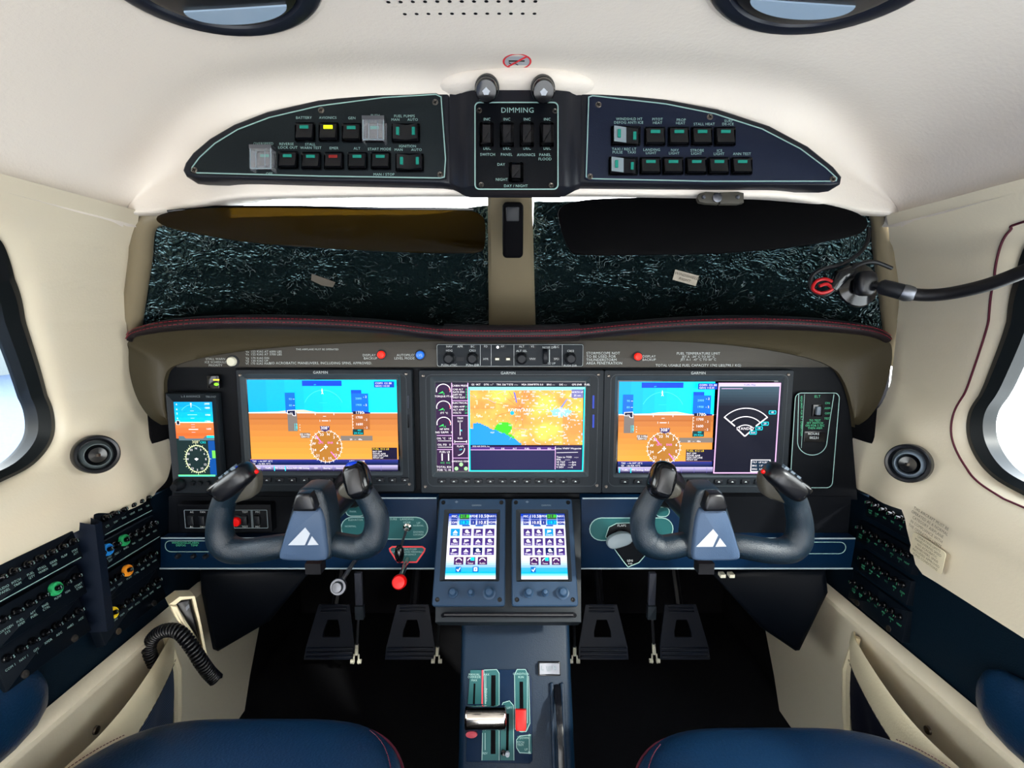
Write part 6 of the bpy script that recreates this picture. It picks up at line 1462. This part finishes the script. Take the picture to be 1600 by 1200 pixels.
# placards on the sill
def placard(quad, lines, m, label, border):
    P3 = [onwall(x, y, 1)-V((.010, 0, 0)) for x, y in quad]; F = Fr(sum(P3, V())/4, P3[1]-P3[0], P3[0]-P3[3]); w_ = (P3[1]-P3[0]).length/2; h = (P3[0]-P3[3]).length/2
    t = thing('placard', P3[3], label, 'placard')
    if border: mb = MB(); mb.poly(F, rr(-w_, -h, w_, h, .004), 0, .0006, 0); mb.build('backing', mat('placard_cream', (206, 196, 168), .5), t)
    mb = MB()
    for i, s_ in enumerate(lines): mb.txt(F, s_, 0, h*(.82-1.64*i/(len(lines)-1)), h*.30/(len(lines)/6), z=.0010, sx=.9)
    mb.build('lettering', M['ink'], t)
placard([(1437, 790), (1488, 822), (1486, 858), (1437, 826)], ['THIS AIRCRAFT MUST BE', 'OPERATED AS A NORMAL', 'CATEGORY AIRPLANE', 'IN COMPLIANCE WITH', 'THE OPERATING LIMITS'], None, 'printed lines of brown lettering directly on the cream sill', False)
placard([(1440, 832), (1492, 866), (1482, 896), (1430, 862)], ['OPERATING LIMITS', 'MANEUVERING SPEED', 'NO ACROBATIC', 'MANEUVERS, SPINS', 'INCLUDED APPROVED', 'ICING CONDITIONS'], None, 'cream placard with rounded corners and brown lettering under the printed lines', True)

# ================================================================ door pockets
def pocket(s):
    lab = 'cream door pocket with dark mesh front holding the coiled cord' if s < 0 else 'empty cream door pocket with dark front and stitched rim'
    t = thing('door_pocket', V((s*.58, .6, -.70)), lab, 'pocket')
    Yf, Ya = (.835, .40) if s < 0 else (.835, .40)
    N = 36; B = []
    for i in range(N+1):
        u = i/N; B.append((lerp(Yf, Ya, u), .050*math.sin(math.pi*min(1, u*1.02))**.75))
    zt = lambda u: -.538-.008*u+.004*math.sin(9*u)
    def P_(u, b, z, o=0): return V((s*(.594-b-o), lerp(Yf, Ya, u), z))
    mb = MB(); rows = []
    for i, (Y, b) in enumerate(B):
        u = i/N; z = zt(u); sag = .012*math.sin(math.pi*u)
        rows.append([P_(u, b-.006, z-.03), P_(u, b-.006, z-.003), P_(u, b-.003, z+.001), P_(u, b, z-.003), P_(u, b+.003, z-.02-sag*.3), P_(u, b+.001, z-.045-sag)])
    mb.grid(rows, flip=s < 0); rim = mb.build('rim', M['cream'], t, angle=60)
    mb = MB()
    for i in range(N-1):
        u = (i+.2)/N; u2 = (i+.8)/N; g_ = lambda u: P_(u, .050*math.sin(math.pi*min(1, u*1.02))**.75+.0035, zt(u)-.041-.012*math.sin(math.pi*u)); mb.tube([g_(u), g_(u2)], .0006, 4)
    mb.build('stitching', M['ink'], rim)
    mb = MB(); rows = []
    for i, (Y, b) in enumerate(B):
        u = i/N; z = zt(u); sag = .012*math.sin(math.pi*u); rows.append([P_(u, lerp(b, .0, k**1.4)-.0015+.004*math.sin(u*30)*k*(1-k)*3, lerp(z-.043-sag, -.735+.03*abs(2*u-1)**2, k)) for k in (0, .15, .3, .45, .6, .8, 1)])
    mb.grid(rows, flip=s < 0); mb.build('mesh_front', M['mesh'] if s < 0 else mat('pocket_fabric', (12, 14, 30), .8), t, angle=60)
    mb = MB()
    for u in (.03,): mb.tube([P_(u, .0, -.54), P_(u, .012, -.60), P_(u, .006, -.68), P_(u, .0, -.74)], [.006, .008, .008, .005], 8)
    mb.build('end_gusset', M['cream'], t)
    mb = MB(); F = wallF(s, -.575, .66, 0, .590); mb.lathe(F, 0, 0, [(.006, 0), (.0055, .003), (0, .005)], 14); mb.build('snap_stud', M['screw'], t)
pocket(-1); pocket(1)
# ledge trim above each pocket
for s in (-1, 1):
    mb = MB(); rows = []
    for i in range(30):
        Y = lerp(-.4, .935, i/29); rows.append([V((s*.606, Y, -.500)), V((s*.590, Y, -.503)), V((s*.584, Y, -.508)), V((s*.584, Y, -.516)), V((s*.590, Y, -.520)), V((s*.602, Y, -.522))])
    mb.grid(rows, flip=s > 0); mb.build('trim_6' if s < 0 else 'trim_7', M['wall'], kind='structure')

# ================================================================ microphone holder, microphone and coiled cord
F = Fr(PD(296, 975, .80), V((.75, .66, 0)), V((-.18, .1, 1)))
mh = thing('microphone_holder', PD(300, 1018, .80), 'cream upright microphone holder open at the top, on the cream side wall', 'holder')
q = [F.px(*p) for p in ((267, 946), (285, 936), (302, 932), (321, 1021), (305, 1000))]
ob = [F.px(*p) for p in ((264, 944), (280, 932), (304, 931), (314, 975), (323, 1022), (316, 1024), (290, 985), (276, 968))]
ib = [F.px(*p) for p in ((272, 946), (283, 937), (300, 935), (310, 975), (317, 1012), (314, 1014), (300, 985), (284, 962))]
mb = MB(); mb.frame(F, ob, ib, -.045, .002); mb.build('shell', M['cream'], mh)
mb = MB(); q = [F.px(*p) for p in ((264, 944), (276, 946), (306, 1006), (304, 1010), (290, 990), (272, 962))]; mb.poly(F, q, -.03, .008, .003); mb.build('front_lip', M['cream'], mh)
mic = thing('hand_microphone', PD(300, 1000, .81), 'black hand microphone sitting in the cream holder', 'microphone')
mb = MB(); q = [F.px(*p) for p in ((276, 944), (299, 937), (314, 1006), (304, 990))]; mb.poly(F, q, -.035, -.006, .004); mb.build('body', M['pod'], mic)
mb = MB(); q = [F.px(*p) for p in ((291, 950), (296, 945), (297, 950), (292, 956))]; mb.poly(F, q, -.006, -.005, 0); mb.build('push_key', M['steel'], mic)
mb = MB(); pth = catmull([PD(240, 1036, .86), PD(233, 1015, .84), PD(240, 996, .815), PD(258, 985, .79), PD(280, 988, .775), PD(298, 1008, .77), PD(313, 1032, .775), PD(326, 1050, .785), PD(338, 1062, .79)], 30)
hel = []; turns = 42; n = len(pth); tot = turns*14
for k in range(tot+1):
    f = k/tot*(n-1); i = min(n-2, int(f)); p = lerp(pth[i], pth[i+1], f-i); tn = (pth[i+1]-pth[i]).normalized(); u = tn.cross(V((0, 1, 0))).normalized(); v_ = tn.cross(u)
    a_ = 2*math.pi*k/14; r = .0082; hel.append(p+(u*math.cos(a_)+v_*math.sin(a_))*r)
mb.tube(hel, .0026, 6); tag(mb.build('coiled_cord', M['pod'], angle=80), 'black coiled microphone cord hanging out of the cream pocket', 'cord')

# ================================================================ seats and armrests
def seat(x0, x1, label, yf, zt):
    cx = (x0+x1)/2; hw = (x1-x0)/2; t = thing('pilot_seat', V((cx, .35, -.86)), label, 'seat')
    rows = []; N = 44
    def top(u, v):   # u -1..1 across, v 0 front .. 1 back ; a soft cushion with raised sides
        e = 5
        r = (abs(u)**e+abs(2*v-1)**e)**(1/e)
        return r
    yb = -.05; cy = (yf+yb)/2; hy = (yf-yb)/2; K = []
    prof = [(0, .012), (.25, .011), (.5, .008), (.7, .003), (.82, -.004), (.90, -.013), (.96, -.026), (.99, -.042), (1.0, -.06), (.995, -.10), (.97, -.125), (.93, -.135)]
    for rr_, dz in prof:
        row = []
        for k in range(72):
            a_ = 2*math.pi*k/72; c, s_ = math.cos(a_), math.sin(a_); e = 2/4.2
            ux, uy = math.copysign(abs(c)**e, c), math.copysign(abs(s_)**e, s_)
            X = cx+hw*ux*rr_; Y = cy+hy*uy*rr_; bol = .012*sm((abs(ux*rr_)-.45)/.4) if rr_ < .95 else .012*(1 if rr_ < .97 else .5)
            row.append(V((X, Y, zt+dz-.0*bol-(.02*max(0, -uy)))))
        rows.append(row)
    mb = MB(); mb.grid(rows, closeu=True); mb.build('cushion', M['seat'], t, angle=80)
    def ringp(rr_, dz): 
        out = []
        for k in range(72):
            a_ = 2*math.pi*k/72; c, s_ = math.cos(a_), math.sin(a_); e = 2/4.2; ux, uy = math.copysign(abs(c)**e, c), math.copysign(abs(s_)**e, s_)
            out.append(V((cx+hw*ux*rr_, cy+hy*uy*rr_, zt+dz-.02*max(0, -uy))))
        return out
    mb = MB(); R_ = ringp(.988, -.040); mb.tube(R_+R_[:1], .0022, 6, caps=False); mb.build('piping', M['stitchd'], t)
    mb = MB()
    for rr_, dz in ((.93, -.0165),):
        R_ = ringp(rr_, dz+.001)
        for k in [q for q in range(72) if abs(math.cos(2*math.pi*q/72)) > .55]:
            for j in range(4): mb.tube([lerp(R_[k], R_[(k+1) % 72], (j+.1)/4), lerp(R_[k], R_[(k+1) % 72], (j+.8)/4)], .0006, 4)
    mb.build('stitching', M['stitchd'], t)
    mb = MB(); mb.box((cx, cy-.02, -.72), (hw*1.5, hy*1.5, .24)); mb.build('seat_base', M['carpet'], t)
seat(-.530, -.104, 'navy leather pilot seat cushion below the blue-button yoke, red piped edge', .615, -.482)
seat(.118, .532, 'navy leather pilot seat cushion on the empty pocket side, red piped edge', .605, -.486)
for s in (-1, 1):
    t = thing('armrest', V((s*.60, .50, -.49)), 'rounded dark navy armrest end ' + ('below the lowest screwed breaker strip' if s < 0 else 'on the dark side trim above the empty pocket'), 'armrest')
    mb = MB(); rows = []
    for k, (Y, r) in enumerate(((.605, .0), (.603, .012), (.596, .024), (.58, .033), (.55, .038), (.45, .040), (.2, .040), (-.3, .040))):
        rows.append([V((s*(.600+.35*r*math.cos(2*math.pi*i/20)*1.5), Y, -.465+r*1.25*math.sin(2*math.pi*i/20))) for i in range(20)])
    mb.grid(rows, closeu=True, flip=s > 0); mb.build('pad', M['seat'], t, angle=80)

# every label-less helper tidy-up: nothing hidden, nothing rendered but the things above
